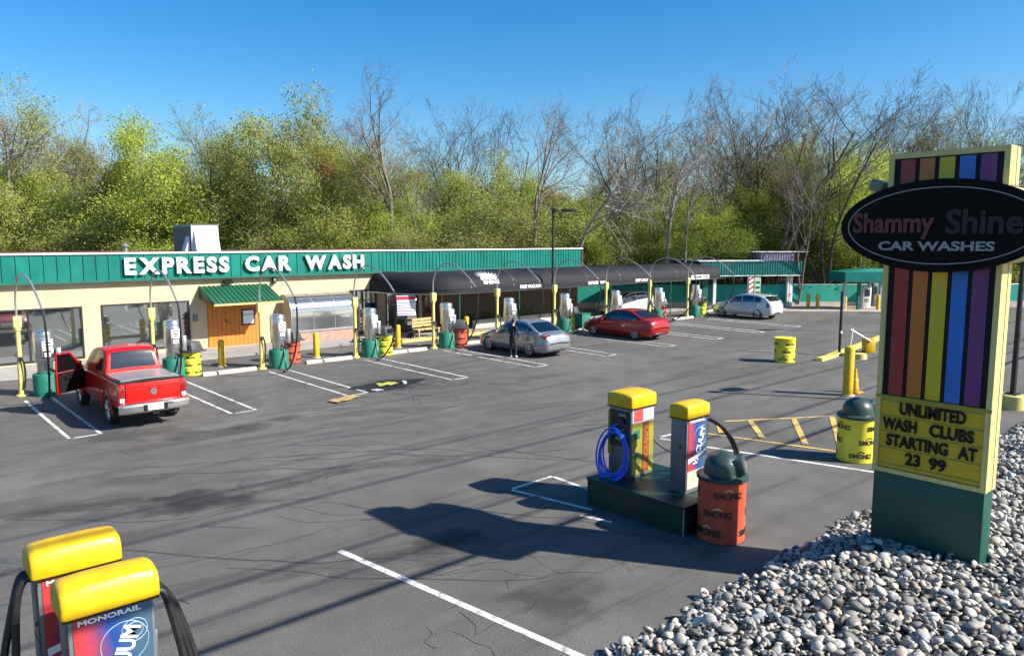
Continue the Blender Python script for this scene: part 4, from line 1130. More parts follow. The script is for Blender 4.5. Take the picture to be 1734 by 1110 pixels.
g = MB(); g.box((.78, .05, .05), (.14, .3, .1), bev=.02); g.build('white_bottle', M['white'], e)
e = empty('tan_rag', (*gp(583, 677), .006), 'flat tan cardboard scrap on the asphalt', 'cardboard', rz=R(18))
g = MB(); g.shell([[(x, y, .02 + .035 * math.sin(x * 5) ** 2) for x in np.linspace(-.5, .5, 8)] for y in np.linspace(-.2, .2, 5)], .012); g.build('sheet', mat('tan_card', (.38, .24, .10), .85, 0, .2, 6), e)
for (px, py, rz) in ((634, 661, .3),):
    g = MB()
    for k in range(3): g.box((k * .1, 0, .012), (.05, .3, .008), 0, (0, 0, .25))
    tag(g.build('paper_scrap', M['white'], None, (*gp(px, py), .004)), 'white paper scraps at the edge of the puddle', 'paper')

# ================================================================ LIGHT POLES
def light_pole(loc, h, label, base=.0, rz=0.):
    e = empty('lamp_post', loc, label, 'lamp post', rz=rz)
    g = MB(); g.tube([(0, 0, base), (0, 0, h)], [.085, .06], 8); g.b2((-.16, -.16, base), (.16, .16, base + .04)); g.build('pole', M['bronze'], e)
    g = MB(); g.cyl((0, 0, h - .1), (.55, 0, h - .06), .035, seg=6); g.build('arm', M['bronze'], e)
    hd = MB(); hd.box((.85, 0, h - .07), (.75, .42, .18), bev=.03); hd.box((.05, 0, h - .05), (.3, .2, .2), bev=.03); hd = hd.build('lamp_head', M['bronze'], e)
    g = MB(); g.b2((.55, -.17, h - .175), (1.15, .17, h - .163)); sub(g, 'lens', M['lamp'], hd)
    if base:
        g = MB(); g.lathe([(.34, 0), (.34, base - .03), (.30, base)], 20); g.build('footing', M['creamedge'], e)
    return e
light_pole((29.35, 29.5, 0), 6.6, 'tall thin bronze lamp post standing in front of the black canopy', rz=R(-42))
light_pole((*gp(1713, 691), 0), 6.2, 'lamp post on a round pale yellow footing right of the pylon sign', .42, rz=R(-10))
light_pole((*gp(1580, 566), 0), 5.6, 'lamp post hidden behind the pylon sign whose shadow crosses the lot', rz=R(150))

# overhead utility wires along the road behind the drone: their shadows fall across the lot
up = []
def upole(x, label):
    e = empty('utility_pole', (x, -2.6, 0), label, 'utility pole', 'utility poles along the road')
    g = MB(); g.tube([(0, 0, 0), (0, 0, 11.5)], [.17, .11], 10); g.build('pole', M['barkd'], e)
    g = MB(); g.b2((-.06, -1.6, 10.3), (.06, 1.6, 10.42)); g.build('crossarm', M['barkd'], e)
upole(-34, 'wooden utility pole at the near end of the roadside wires'); upole(62, 'wooden utility pole at the far end of the roadside wires')
shn = [(8.8, 7.2, .05), (9.55, 8.4, .022), (10.35, 9.0, .028), (12.9, 10.36, .030), (14.4, 10.36, .022)]
for i, (ns, hz, r_) in enumerate(shn):
    k = math.cos(SUN_EL) * .848 / math.sin(SUN_EL)
    g = MB(); g.tube([(x, ns - hz * k, hz + .5 * ((x - 14) / 48) ** 2) for x in np.linspace(-34, 62, 33)], r_, 6)
    tag(g.build('utility_wire', M['black']), ['thick black cable lowest of the roadside wires', 'thin wire just above the thick cable', 'thin wire second above the thick cable', 'upper roadside wire on the crossarm, nearer one', 'upper roadside wire on the crossarm, farther one'][i], 'wire', 'roadside utility wires')

# ================================================================ PYLON SIGN
SK = .931; S0 = Vector((11.2, 4.055 * SK, H * (1 - SK))); SW = 1.60; SDp = .44
ps = empty('pylon_sign', S0, 'tall pylon sign with rainbow stripes, black oval and yellow letterboard', 'sign'); ps.scale = (SK,) * 3
def sx(mb, name, m, parent=None, **k): return mb.build(name, m, parent or ps, **k)
hw = SW / 2
g = MB(); g.b2((.03, -hw + .02, -.38), (SDp - .02, hw - .02, 1.27), bev=.008); sx(g, 'base', mat('pylon_base_green', (.0015, .058, .040), .5, 0, .12, 3, .1))
# body box behind the face
g = MB(); g.b2((.06, -hw, 1.28), (SDp, hw, 6.20)); 
g.b2((0, hw - .075, 1.28), (.06, hw, 6.20)); g.b2((0, -hw, 1.28), (.06, -hw + .075, 6.20)); g.b2((0, -hw + .075, 6.12), (.06, hw - .075, 6.20)); g.b2((0, -hw + .075, 1.28), (.06, hw - .075, 1.35))
sx(g, 'cabinet', M['creamedge'])
g = MB(); g.b2((SDp - .17, -hw - .012, 1.285), (SDp - .13, -hw, 6.195)); g.b2((.10, -hw - .012, 5.60), (SDp, -hw, 5.66)); sx(g, 'edge_trim', M['creamt'])
# recessed dark face with five stripes
g = MB(); g.b2((.038, -hw + .076, 2.50), (.059, hw - .076, 6.118)); sx(g, 'face', M['navy'])
fw = SW - .16; sw = fw / 5.62
for k, nm in enumerate(('sred', 'sora', 'syel', 'sblu', 'spur')):
    y = hw - .08 - sw * .30 - k * sw * 1.04 - sw * .44
    g = MB(); g.b2((.024, y - sw * .40, 2.52), (.037, y + sw * .40, 6.10)); sx(g, 'stripe', M[nm])
# letterboard
g = MB(); g.b2((.03, -hw + .076, 1.36), (.059, hw - .076, 2.46)); lb = sx(g, 'letterboard', M['board'])
g = MB()
for z in (1.42, 1.675, 1.93, 2.185, 2.42): g.b2((.018, -hw + .10, z - .009), (.029, hw - .10, z + .009))
g.b2((-.004, -hw + .0, 2.46), (.03, hw, 2.51)); sub(g, 'rail', M['pan_o'], lb)
g = MB()
FACE = lambda y, z, x=.008: (x, y, z)
for (t, y, z, w) in (('UNLIMITED', -.02, 2.325, .92), ('WASH', .43, 2.065, .50), ('CLUBS', -.30, 2.065, .60), ('STARTING', .17, 1.81, .88), ('AT', -.53, 1.81, .25), ('23', .21, 1.555, .22), ('99', -.14, 1.555, .24)):
    text_on(g, t, FACE(y, z), (0, -1, 0), UP, w, .195, .012, off=.034)
sub(g, 'lettering', M['navy'], lb)
# oval
oy, oz, orr, ozr = -.01, 5.11, 1.385, .655
def ell(a_, b_, x, n_=64): return [(x, oy + a_ * math.cos(2 * PI * k / n_), oz + b_ * math.sin(2 * PI * k / n_)) for k in range(n_)]
g = MB(); g.prism(ell(orr, ozr, -.20), (SDp + .40, 0, 0), smooth=True); ov = sx(g, 'oval_body', M['creamedge'], ang=40)
for x0 in (-.23, SDp + .20):
    g = MB(); g.prism(ell(orr + .012, ozr + .012, x0), (.03, 0, 0)); sub(g, 'oval_face', M['ovalb'], ov)
g = MB()
o_ = ell(orr - .10, ozr - .10, -.236); i_ = ell(orr - .116, ozr - .114, -.236); n_ = len(o_)
vs = o_ + i_ + [(-.229, p[1], p[2]) for p in o_] + [(-.229, p[1], p[2]) for p in i_]
g.add(vs, [(k, (k + 1) % n_, n_ + (k + 1) % n_, n_ + k) for k in range(n_)] + [(k, 2 * n_ + k, 2 * n_ + (k + 1) % n_, (k + 1) % n_) for k in range(n_)] + [(n_ + k, n_ + (k + 1) % n_, 3 * n_ + (k + 1) % n_, 3 * n_ + k) for k in range(n_)])
sub(g, 'oval_line', M['tgrey'], ov)
g = MB(); text_on(g, 'Shammy', (-.24, .61, 5.12), (0, -1, 0), UP, 1.16, .40, .02, off=.03); sub(g, 'red_lettering', M['tred'], ov)
g = MB(); text_on(g, 'Shine', (-.24, -.60, 5.16), (0, -1, 0), UP, .95, .36, .02, off=.03); sub(g, 'faint_lettering', M['tdim'], ov)
g = MB(); text_on(g, 'CAR WASHES', (-.24, .02, 4.82), (0, -1, 0), UP, 1.55, .135, .02, off=.03); sub(g, 'white_lettering', M['tgrey'], ov)
# floodlight on the far side
e = empty('sign_floodlight', S0 + Vector((.22, hw, 5.72)) * SK, 'small grey green floodlight fixed to the side of the pylon sign', 'flood light')
g = MB(); g.cyl((0, 0, 0), (0, .12, 0), .03, seg=6); g.build('bracket', M['galv'], e)
g = MB(); g.box((0, .2, .02), (.26, .2, .16), 0, (R(20), 0, 0), bev=.02); g.build('lamp_housing', mat('grey_green_housing', (.16, .19, .12), .5), e)

# ================================================================ VACUUM ISLANDS WITH YELLOW-CAPPED MACHINES
def cap_mesh(w, d, h, boxy=False):
    bm = bmesh.new()
    prof = [(-d / 2, 0), (-d / 2, h * .56), (-d * .40, h * .86), (-d * .12, h * .985), (d * .12, h * .985), (d * .40, h * .86), (d / 2, h * .56), (d / 2, 0)]
    if boxy: prof = [(-d / 2, 0), (-d / 2, h * .80), (-d * .46, h * .88), (-d * .16, h * .985), (d * .16, h * .985), (d * .46, h * .88), (d / 2, h * .80), (d / 2, 0)]
    rows = []
    for x, k, dz in ((-w / 2, .93, -.05), (-w * .44, .99, -.012), (-w * .2, 1, 0), (w * .2, 1, 0), (w * .44, .99, -.012), (w / 2, .93, -.05)):
        rows.append([bm.verts.new((x, y * k, z + (dz * (z / h) if z > h * .5 else 0))) for y, z in prof])
    n_ = len(prof)
    for i in range(5):
        for j in range(n_): bm.faces.new((rows[i][j], rows[i][(j + 1) % n_], rows[i + 1][(j + 1) % n_], rows[i + 1][j]))
    bm.faces.new(rows[0]); bm.faces.new(rows[-1][::-1])
    bmesh.ops.recalc_face_normals(bm, faces=bm.faces[:])
    bmesh.ops.bevel(bm, geom=[e for e in bm.edges if e.calc_face_angle(0) > .45], offset=.024, segments=3, affect='EDGES', profile=.5)
    bm.verts.index_update(); g = MB()
    g.add([v.co.copy() for v in bm.verts], [[v.index for v in f.verts] for f in bm.faces], 0, True); bm.free(); return g
ISZ = .51
def island(x0, x1, y0, y1, label):
    e = empty('vacuum_island', ((x0 + x1) / 2, (y0 + y1) / 2, 0), label, 'island')
    hx, hy = (x1 - x0) / 2, (y1 - y0) / 2
    g = MB(); g.b2((-hx, -hy, 0), (hx, hy, ISZ - .04)); g.b2((-hx - .02, -hy - .02, ISZ - .04), (hx + .02, hy + .02, ISZ), bev=.01); g.build('platform', M['greend'], e)
    for s_ in (-1, 1):
        g = MB(); g.b2((s_ * hx - .012 if s_ > 0 else -hx - .006, -hy - .008, .0), (s_ * hx + .006 if s_ > 0 else -hx + .012, -hy + .012, ISZ - .05))
        g.build('corner_trim', M['galv'], e)
    return e
island(10.12, 11.75, 7.06, 9.22, 'dark green platform carrying two yellow capped machines')
island(.72, 1.92, 6.55, 8.35, 'dark green platform under the machines at the bottom left corner')
def panel_gradient():
    m = bpy.data.materials.new('red_blue_panel'); m.use_nodes = True; n = m.node_tree.nodes; l = m.node_tree.links; b = n['Principled BSDF']; b.inputs['Roughness'].default_value = .3
    tc = n.new('ShaderNodeTexCoord'); sp = n.new('ShaderNodeSeparateXYZ'); l.new(tc.outputs['Object'], sp.inputs[0])
    r = n.new('ShaderNodeValToRGB'); e = r.color_ramp.elements
    e[0].position = .0; e[0].color = (.50, .045, .04, 1); e[1].position = 1; e[1].color = (.05, .10, .16, 1)
    for p_, c in ((.30, (.46, .04, .042, 1)), (.50, (.16, .05, .12, 1)), (.64, (.010, .055, .24, 1))):
        q = e.new(p_); q.color = c
    mp = n.new('ShaderNodeMapRange'); mp.inputs['From Min'].default_value = -.32; mp.inputs['From Max'].default_value = .32
    nz = n.new('ShaderNodeTexNoise'); nz.inputs['Scale'].default_value = 3; ad = n.new('ShaderNodeMath'); ad.operation = 'MULTIPLY_ADD'; ad.inputs[1].default_value = .22
    l.new(tc.outputs['Object'], nz.inputs['Vector']); l.new(nz.outputs['Fac'], ad.inputs[0]); l.new(sp.outputs['X'], ad.inputs[2])
    l.new(ad.outputs[0], mp.inputs['Value']); l.new(mp.outputs[0], r.inputs[0]); l.new(r.outputs[0], b.inputs['Base Color']); return m
M['grad'] = panel_gradient()
def machine(name, loc, w, d, hb, ch, label, style, boxy=False):
    e = empty(name, (*loc, ISZ), label, 'car care machine')
    z1 = hb - ISZ
    g = MB(); g.b2((-w / 2, -d / 2, 0), (w / 2, d / 2, z1), bev=.018); g.build('cabinet', M['greym'], e)
    g = cap_mesh(w * (1.10 if boxy else 1.14), d * (1.08 if boxy else 1.12) + .04, ch, boxy); cp = g.build('cap', M['yelcap'], e, ang=28); cp.location.z = z1 - .01
    g = MB(); g.b2((-w * .55, -d * .55 - .015, z1 - .022), (w * .55, d * .55 + .015, z1 - .012)); g.build('cap_gasket', M['black'], e)
    g = MB(); g.lathe([(.022, -w / 2 - .012), (.022, -w / 2 + .002)], 12, (0, -d * .1, z1 * .62), axis='x'); g.b2((-w / 2 - .004, -d * .42, z1 * .5), (-w / 2 + .002, d * .42, z1 * .505)); g.b2((-w / 2 - .004, -d * .44, .06), (-w / 2 + .002, -d * .43, z1 * .95)); g.build('side_door_seam', M['dark'], e)
    y = -d / 2
    g = MB()
    for sx_ in (-1, 1):
        for zz in (.10, z1 * .5, z1 - .06): g.lathe([(.008, y - .007), (.008, y + .001)], 8, (sx_ * (w / 2 - .014), 0, zz), axis='y')
    g.build('panel_screws', M['steel'], e)
    g = MB(); g.b2((w / 2 - .001, -d * .3, z1 * .42), (w / 2 + .03, d * .2, z1 * .72), bev=.008); g.build('coin_box', M['steel'], e)
    if style == 'red':
        g = MB(); g.b2((-w * .44, y - .008, z1 * .30), (w * .46, y + .001, z1 - .03)); p = g.build('panel', M['grad'], e)
        g = MB(); g.b2((-w * .44, y - .0065, .08), (w * .46, y + .001, z1 * .30 - .004)); g.build('lower_panel', mat('pale_panel', (.55, .47, .36), .4, 0, .3, 4), e)
        g = MB(); text_on(g, 'MONORAIL', (-.02, y - .012, z1 - .065), (1, 0, 0), UP, w * .72, .045, .006, off=.03); sub(g, 'heading', M['white'], p); g = MB()
        text_on(g, 'VACUUM', (.04, y - .012, z1 * .60), (.34, 0, .94), (-.94, 0, .34), z1 * .50, w * .22, .006, off=.02)
        sub(g, 'lettering', M['white'], p); g = MB()
        g.prism([(-w * .43, y - .012, z1 * .40), (w * .43, y - .012, z1 * .52), (w * .43, y - .012, z1 * .55), (-w * .43, y - .012, z1 * .46)], (0, .004, 0)); sub(g, 'swoosh', M['white'], p)
        g = MB()
        for (cx, cz, r_) in ((w * .12, z1 * .73, w * .28), (w * .24, z1 * .8, w * .15), (w * .24, z1 * .8, w * .10)):
            pts = [(cx + r_ * math.cos(t), y - .0115, cz + r_ * math.sin(t)) for t in np.linspace(0, 2 * PI, 41)]
            pts = [q for q in pts if abs(q[0]) < w * .45 and q[2] < z1 - .11]
            g.tube(pts, .004, 4)
        sub(g, 'swirl', mat('pale_blue_ink', (.30, .45, .62), .4), p)
    else:
        g = MB(); g.b2((-w * .46, y - .008, z1 * .78), (w * .46, y + .001, z1 - .02)); p = g.build('upper_panel', M['pan_l'], e)
        g = MB(); g.b2((-w * .40, y - .014, z1 * .80), (-w * .02, y - .009, z1 - .05)); sub(g, 'red_mark', M['pan_r'], p)
        g = MB(); g.b2((-w * .46, y - .0075, .06), (w * .46, y + .001, z1 * .775)); q = g.build('lower_panel', M['pan_o'], e)
        g = MB(); g.b2((-w * .02, y - .012, .07), (w * .26, y - .0085, z1 * .77)); sub(g, 'band', M['pan_n'], q)
        g = MB(); text_on(g, 'FRAGRANCE', (w * .12, y - .016, z1 * .42), (.05, 0, 1), (-1, 0, .05), z1 * .62, w * .20, .006, off=.02); sub(g, 'lettering', M['sora'], q)
        g = MB(); g.lathe([(.05, y - .016), (.05, y - .009)], 16, (-w * .25, 0, z1 * .3), axis='y'); g.b2((-w * .4, y - .014, z1 * .55), (-w * .15, y - .009, z1 * .68)); sub(g, 'mark', M['green'], q)
    return e, z1
WX = lambda w: w / 2
m2, z1 = machine('vacuum_machine', (10.96, 7.58), .62, .34, 1.85, .27, 'grey machine with yellow cap and red and blue panel beside the orange drum', 'red', True)
g = MB()
for (dy, ex, lo_) in ((-.10, .78, .0), (.08, .98, -.06)):
    g.tube(spline([(.30, dy, z1 - .10), (.48, dy - .02, z1 - .12), (.30 + ex * .7, dy - .1, z1 - .38), (.30 + ex, dy - .2, z1 - .75 + lo_), (.24 + ex * .9, dy - .3, z1 - 1.0 + lo_), (.30 + ex * .4, dy - .22, z1 - 1.12 + lo_), (.34, dy - .05, z1 - 1.10)], 7), .032, 8)
g.build('hose', M['black'], m2)
g = MB(); g.b2((.32, -.12, z1 - .62), (.40, .06, z1 - .05), bev=.01); g.build('hose_bracket', M['blackp'], m2)
m1, z1 = machine('fragrance_machine', (10.95, 8.87), .68, .54, 1.84, .29, 'wide machine with yellow cap, olive panel and blue coiled hose', 'olive', True)
g = MB()
g.b2((-.365, -.22, z1 - .75), (-.350, .22, z1 - .08)); dp = g.build('side_plate', M['dark'], m1)
g = MB()
for k in range(6): g.b2((-.372, -.16 + .04 * (k % 2), z1 - .18 - k * .09), (-.366, .02 + .03 * (k % 3), z1 - .13 - k * .09))
sub(g, 'print', M['tgrey'], dp)
g = MB(); g.lathe([(.13, -.02), (.13, .05), (.10, .06)], 16, (-.385, -.02, z1 - .3), axis='x'); g.build('hose_reel', M['blackp'], m1)
g = MB(); g.b2((-.36, .18, .4), (-.351, .27, z1 - .1)); g.build('side_stripe', M['pan_o'], m1)
g = MB(); rk = random.Random(2)
for k in range(5):
    ph = rk.uniform(-.03, .03)
    g.tube([(-.43 - .018 * k - .06 * (1 - math.sin(t)), .0 + (.25 + .03 * k + ph * .8) * math.cos(t) + .02 * math.sin(2 * t + k), .44 + (.37 + .03 * k) * math.sin(t) + ph * .6) for t in np.linspace(0, 2 * PI, 36)], .017, 7, cap=False)
g.tube(spline([(-.40, -.05, z1 - .3), (-.46, .10, z1 - .40), (-.46, .22, z1 - .62)], 6), .019, 7); g.build('coiled_hose', M['blueh'], m1)
g = MB(); g.tube([(.44 + .02 * math.sin(3 * t), -.1 + .05 * math.cos(2 * t) * (1 + t * .04), z1 - .02 - t * .045 + .03 * math.sin(5 * t)) for t in np.linspace(0, 22, 120)], .012, 5)
g.tube(spline([(.40, -.1, z1 - .5), (.5, -.2, z1 - .8), (.75, -.5, z1 - 1.05), (.95, -.8, z1 - 1.28)], 6), .012, 5); g.build('curly_cable', M['black'], m1)
m3, z1 = machine('vacuum_machine', (1.50, 6.98), .68, .34, 1.80, .30, 'nearest grey machine with yellow cap and red blue panel, bottom left corner', 'red')
g = MB()
for (dy, ex) in ((-.10, .26), (-.02, .34), (.08, .42)):
    g.tube(spline([(.30, dy, z1 - .02), (.43, dy, z1 - .02), (.36 + ex * .5, dy - .03, z1 - .25), (.36 + ex * .8, dy - .06, z1 - .7), (.36 + ex, dy - .1, .12)], 7), .034, 8)
g.build('hose', M['black'], m3)
m4, z1 = machine('vacuum_machine', (1.46, 8.02), .68, .34, 1.80, .30, 'second grey machine with yellow cap behind the nearest one', 'red')
g = MB()
for (dy, ex) in ((-.08, .18), (.06, .26)):
    g.tube(spline([(-.30, dy, z1 - .05), (-.42, dy, z1 - .02), (-.50, dy - .02, z1 - .25), (-.36 - ex, dy - .05, z1 - .8), (-.40 - ex, dy - .1, .1)], 7), .036, 8)
g.build('hose', M['black'], m4)

# ================================================================ VEHICLES (local x forward, y left)
def wheel(e, x, y, r, w, name='wheel'):
    s_ = 1 if y > 0 else -1
    o = bpy.data.objects.new(name, None); COL.objects.link(o); o.parent = e; o.location = (x, y, r); o.empty_display_size = .1
    g = MB(); h = w / 2
    g.lathe([(r * .66, -h * .8), (r * .80, -h), (r * .95, -h * .95), (r, -h * .6), (r, h * .6), (r * .95, h * .95), (r * .80, h), (r * .66, h * .8)], 28, axis='y'); g.build('tyre', M['tyre'], o)
    g = MB()
    g.lathe([(r * .67, -h * .8 * s_), (r * .67, h * .84 * s_), (r * .60, h * .84 * s_), (r * .57, h * .3 * s_), (0, h * .25 * s_)], 28, axis='y')
    for k in range(5):
        a = 2 * PI * k / 5 + .3
        for da in (-.16, .16):
            c0 = (math.cos(a), math.sin(a)); c1 = (math.cos(a + da), math.sin(a + da))
            g.cyl((r * .1 * c0[0], h * .72 * s_, r * .1 * c0[1]), (r * .61 * c1[0], h * .78 * s_, r * .61 * c1[1]), r * .075, r * .06, 6)
    g.lathe([(r * .15, h * .5 * s_), (r * .15, h * .8 * s_), (0, h * .84 * s_)], 12, axis='y'); g.build('rim', M['rim'], o)
    return o

class Car:
    def __init__(s, body, top, L_, zb, wb, wt, paint, roofcrown=.03):
        s.B = body; s.T = top; s.wb = wb; s.wt = wt; s.paint = paint; s.zbelt = zb; s.crown = roofcrown
        s.hm = max(t[1] for t in top)
    def bod(s, x):
        xs = [b[0] for b in s.B]
        return [hermite(xs, [b[i] for b in s.B], x) for i in range(1, 5)]
    def ring(s, x):
        w, zb, zs, zd = s.bod(x)
        zm = zb + (zs - zb) * .52
        half = [(0, zb), (.55 * w, zb), (.86 * w, zb + .005), (.95 * w, zb + .07), (.975 * w, zb + .18), (.992 * w, zb + .22), (w, zm), (.998 * w, zm + .06), (.972 * w, zm + .11), (.975 * w, zs - .09), (.965 * w, zs - .03), (.93 * w, zs + .0), (.86 * w, zs + (zd - zs) * .35), (.6 * w, zs + (zd - zs) * .8), (.3 * w, zd - .004), (0, zd)]
        return half
    def body_mesh(s, n_=64):
        xs = [b[0] for b in s.B]; x0, x1 = max(xs), min(xs); g = MB()
        X = [x0 + (x1 - x0) * (.5 - .5 * math.cos(PI * i / n_)) for i in range(n_ + 1)]
        rings = []
        for x in X:
            h = s.ring(x); rings.append([(x, y, z) for y, z in h] + [(x, -y, z) for y, z in h[-2:0:-1]])
        n = len(rings[0]); vs = [p for r_ in rings for p in r_]
        fs = [(i * n + k, i * n + (k + 1) % n, (i + 1) * n + (k + 1) % n, (i + 1) * n + k) for i in range(len(rings) - 1) for k in range(n)]
        fs += [tuple(range(n))[::-1], tuple((len(rings) - 1) * n + k for k in range(n))]
        return g.add(vs, fs, 0, True)
    def gh(s, x, t):
        """greenhouse surface: t -1 right belt .. 0 roof centre .. +1 left belt"""
        zb = s.zbelt(x) if callable(s.zbelt) else s.zbelt
        h = hermite([p[0] for p in s.T], [p[1] for p in s.T], x); h = max(h, zb + .002)
        k = abs(t); sg = 1 if t >= 0 else -1
        wx = s.wb * (1 - s.end(x))
        yt = wx + (s.wt - s.wb) * (h - zb) / (s.hm - zb)
        if k > .55: # side
            u = (1 - k) / .45; y = wx + (yt + .035 - wx) * u + .02 * math.sin(PI * u); z = zb + (h - .045 * min(1, (h - zb) / .25) - zb) * u
        elif k > .42:
            u = (.55 - k) / .13; a = u * PI / 2; c = .045 * min(1, (h - zb) / .25)
            y = yt + .035 - (.085) * (1 - math.cos(a)); z = h - c + c * math.sin(a)
        else:
            u = k / .42; y = (yt - .05) * u; z = h + s.crown * (1 - u * u) * min(1, (h - zb) / .3)
        return Vector((x, sg * y, z))
    def end(s, x):
        xs = [p[0] for p in s.T]; a = max(xs); b = min(xs)
        return .10 * max(0, (x - (a - .7)) / .7) ** 2 + .12 * max(0, ((b + .6) - x) / .6) ** 2
    def cabin(s, n_=40):
        xs = [p[0] for p in s.T]; a = max(xs); b = min(xs); g = MB()
        ts = [-1, -.9, -.8, -.7, -.6, -.55, -.5, -.46, -.42, -.3, -.15, 0, .15, .3, .42, .46, .5, .55, .6, .7, .8, .9, 1]
        rings = [[s.gh(a + (b - a) * i / n_, t) for t in ts] for i in range(n_ + 1)]
        n = len(ts); vs = [p for r_ in rings for p in r_]
        fs = [(i * n + k, i * n + k + 1, (i + 1) * n + k + 1, (i + 1) * n + k) for i in range(n_) for k in range(n - 1)]
        fs += [(i * n + n - 1, i * n, (i + 1) * n, (i + 1) * n + n - 1) for i in range(n_)]
        fs += [tuple(range(n))[::-1], tuple(n_ * n + k for k in range(n))]
        return g.add(vs, fs, 0, True)
    def patch(s, xa, xb, ta, tb, off=.006, nx=12, nt=8, shear=0.):
        P = []
        for i in range(nx + 1):
            row = []
            for j in range(nt + 1):
                t = ta + (tb - ta) * j / nt; x = xa + (xb - xa) * i / nx + shear * (1 - (abs(t) - .55) / .45)
                p = s.gh(x, t); e = .01
                du = s.gh(x + e, t) - s.gh(x - e, t); dv = s.gh(x, min(1, t + e)) - s.gh(x, max(-1, t - e))
                nn = du.cross(dv); nn = nn.normalized() if nn.length > 1e-9 else Vector((0, 0, 1))
                if nn.dot(p - Vector((x, 0, .9))) < 0: nn = -nn
                row.append(p + nn * off)
            P.append(row)
        g = MB(); g.grid(P); 
        Q = [[p * 1 for p in row] for row in P]
        return g
    def side(s, xa, xb, ka, kb, sg, off=.005, nx=10):
        """body side patch between ring points ka..kb"""
        P = []
        for i in range(nx + 1):
            x = xa + (xb - xa) * i / nx; h = s.ring(x)
            P.append([(x, sg * (h[k][0] + off), h[k][1]) for k in range(ka, kb + 1)])
        g = MB(); g.grid(P); return g
def plate(e, x, z, s_=-1, w=.44, text=None):
    g = MB(); g.b2((x - .012, -w / 2, z - .075), (x + .012, w / 2, z + .075)); return g.build('licence_plate', M['white'], e)
def build_car(name, loc, rz, label, car, axles, r, tw, wins, shield, rear, lights, doors, cat='car', scale=1., arch=.055):
    e = empty(name, (*loc, 0), label, cat, 'cars parked in the vacuum bays', rz); e.scale = (scale,) * 3
    b = car.body_mesh().build('body', car.paint, e, ang=32)
    cut = []
    for ax in axles:
        for s_ in (-1, 1):
            c = MB(); c.lathe([(r + arch, s_ * (tw - .30)), (r + arch, s_ * (tw + .3))], 30, (ax, 0, r + .005), axis='y'); cut.append(c)
    boolcut(b, cut, M['interior'])
    cb_ = car.cabin().build('cabin', car.paint, e, ang=38)
    car.patch(shield[0], shield[1], -.43, .43, .005).build('windscreen', M['carglass'], e)
    car.patch(rear[0], rear[1], -.40, .40, .005).build('rear_window', M['carglass'], e)
    for s_ in (-1, 1):
        for (xa, xb) in wins:
            car.patch(xa, xb, s_ * .965, s_ * .60, .005).build('side_window', M['carglass'], e)
        for (xa, xb) in doors:
            d = car.side(xa, xb, 4, 11, s_).build('door', car.paint, e, ang=60)
            h = car.ring(xa + .12 if xa < xb else xa - .12)[9]
            g = MB(); g.box((xa + .17, s_ * (h[0] + .022), h[1] - .01), (.17, .025, .03), bev=.008); sub(g, 'handle', car.paint, d)
        y = car.bod(shield[0] - .25)[0]
        g = MB(); g.box((shield[0] - .32, s_ * (y + .07), car.bod(shield[0])[2] + .05), (.12, .20, .13), bev=.035); g.build('mirror', car.paint, e)
        g = MB(); g.b2((axles[0] - r - .12, s_ * (tw + .03) - .02, .20), (axles[1] + r + .12, s_ * (tw + .03) + .02, .27)) if False else None
        for ax in axles: wheel(e, ax, s_ * (tw), r, .20)
    for (nm, m, pts) in lights: 
        for s_ in (-1, 1):
            P = []
            for (x, k0, k1) in pts:
                h = car.ring(x); row = []
                for q in range(5):
                    u = k0 + (k1 - k0) * q / 4; k = min(int(u), len(h) - 2); f = u - k
                    row.append((x - .002, s_ * (h[k][0] * (1 - f) + h[k + 1][0] * f + .007), h[k][1] * (1 - f) + h[k + 1][1] * f + .002))
                P.append(row)
            g = MB(); g.grid(P); g.build(nm, M[m], e)
    return e, b, cb_

# silver sedan
sed = Car([(2.24, .50, .36, .52, .56), (2.17, .66, .24, .58, .64), (2.0, .78, .19, .64, .73), (1.7, .85, .18, .71, .82), (1.3, .873, .18, .79, .90), (.9, .877, .18, .86, .96), (0, .877, .18, .91, .93), (-1.0, .877, .18, .95, .97), (-1.6, .87, .18, .97, 1.02), (-2.0, .83, .21, .97, 1.045), (-2.2, .76, .26, .90, .99), (-2.29, .68, .32, .78, .84), (-2.33, .58, .40, .66, .70)],
          [(1.02, .93), (.7, 1.12), (.3, 1.345), (.0, 1.43), (-.45, 1.46), (-.9, 1.425), (-1.25, 1.30), (-1.6, 1.13), (-1.86, 1.02)], 4.5, lambda x: .90 + .05 * (1 - x) / 2, .80, .585, M['silver'])
e, b, c = build_car('silver_sedan', (22.33, 24.34), PI / 2, 'silver blue sedan parked at the vacuums with a person beside it', sed, (1.32, -1.32), .32, .775, [(.62, -.22), (-.28, -1.12), (-1.16, -1.42)], (.93, .22), (-1.08, -1.76),
    [('headlight', 'lamp', [(2.06, 8, 12), (1.9, 9, 12), (1.72, 10, 12)]), ('taillight', 'tail', [(-2.0, 9, 11), (-2.12, 9, 12), (-2.2, 9, 13), (-2.24, 9, 13)])], [(.78, -.24), (-.27, -1.16)])
plate(e, -2.31, .52)
g = MB(); g.tube([(-2.20 + .05 * abs(t) ** 3, .62 * t, .885 - .01 * abs(t)) for t in np.linspace(-1, 1, 9)], .014, 5); g.build('boot_trim', M['chrome'], e)
g = MB(); g.tube([(-2.28 + .12 * abs(t) ** 3, .66 * t, .36) for t in np.linspace(-1, 1, 9)], .05, 6); g.build('bumper_lower', M['dark'], e)
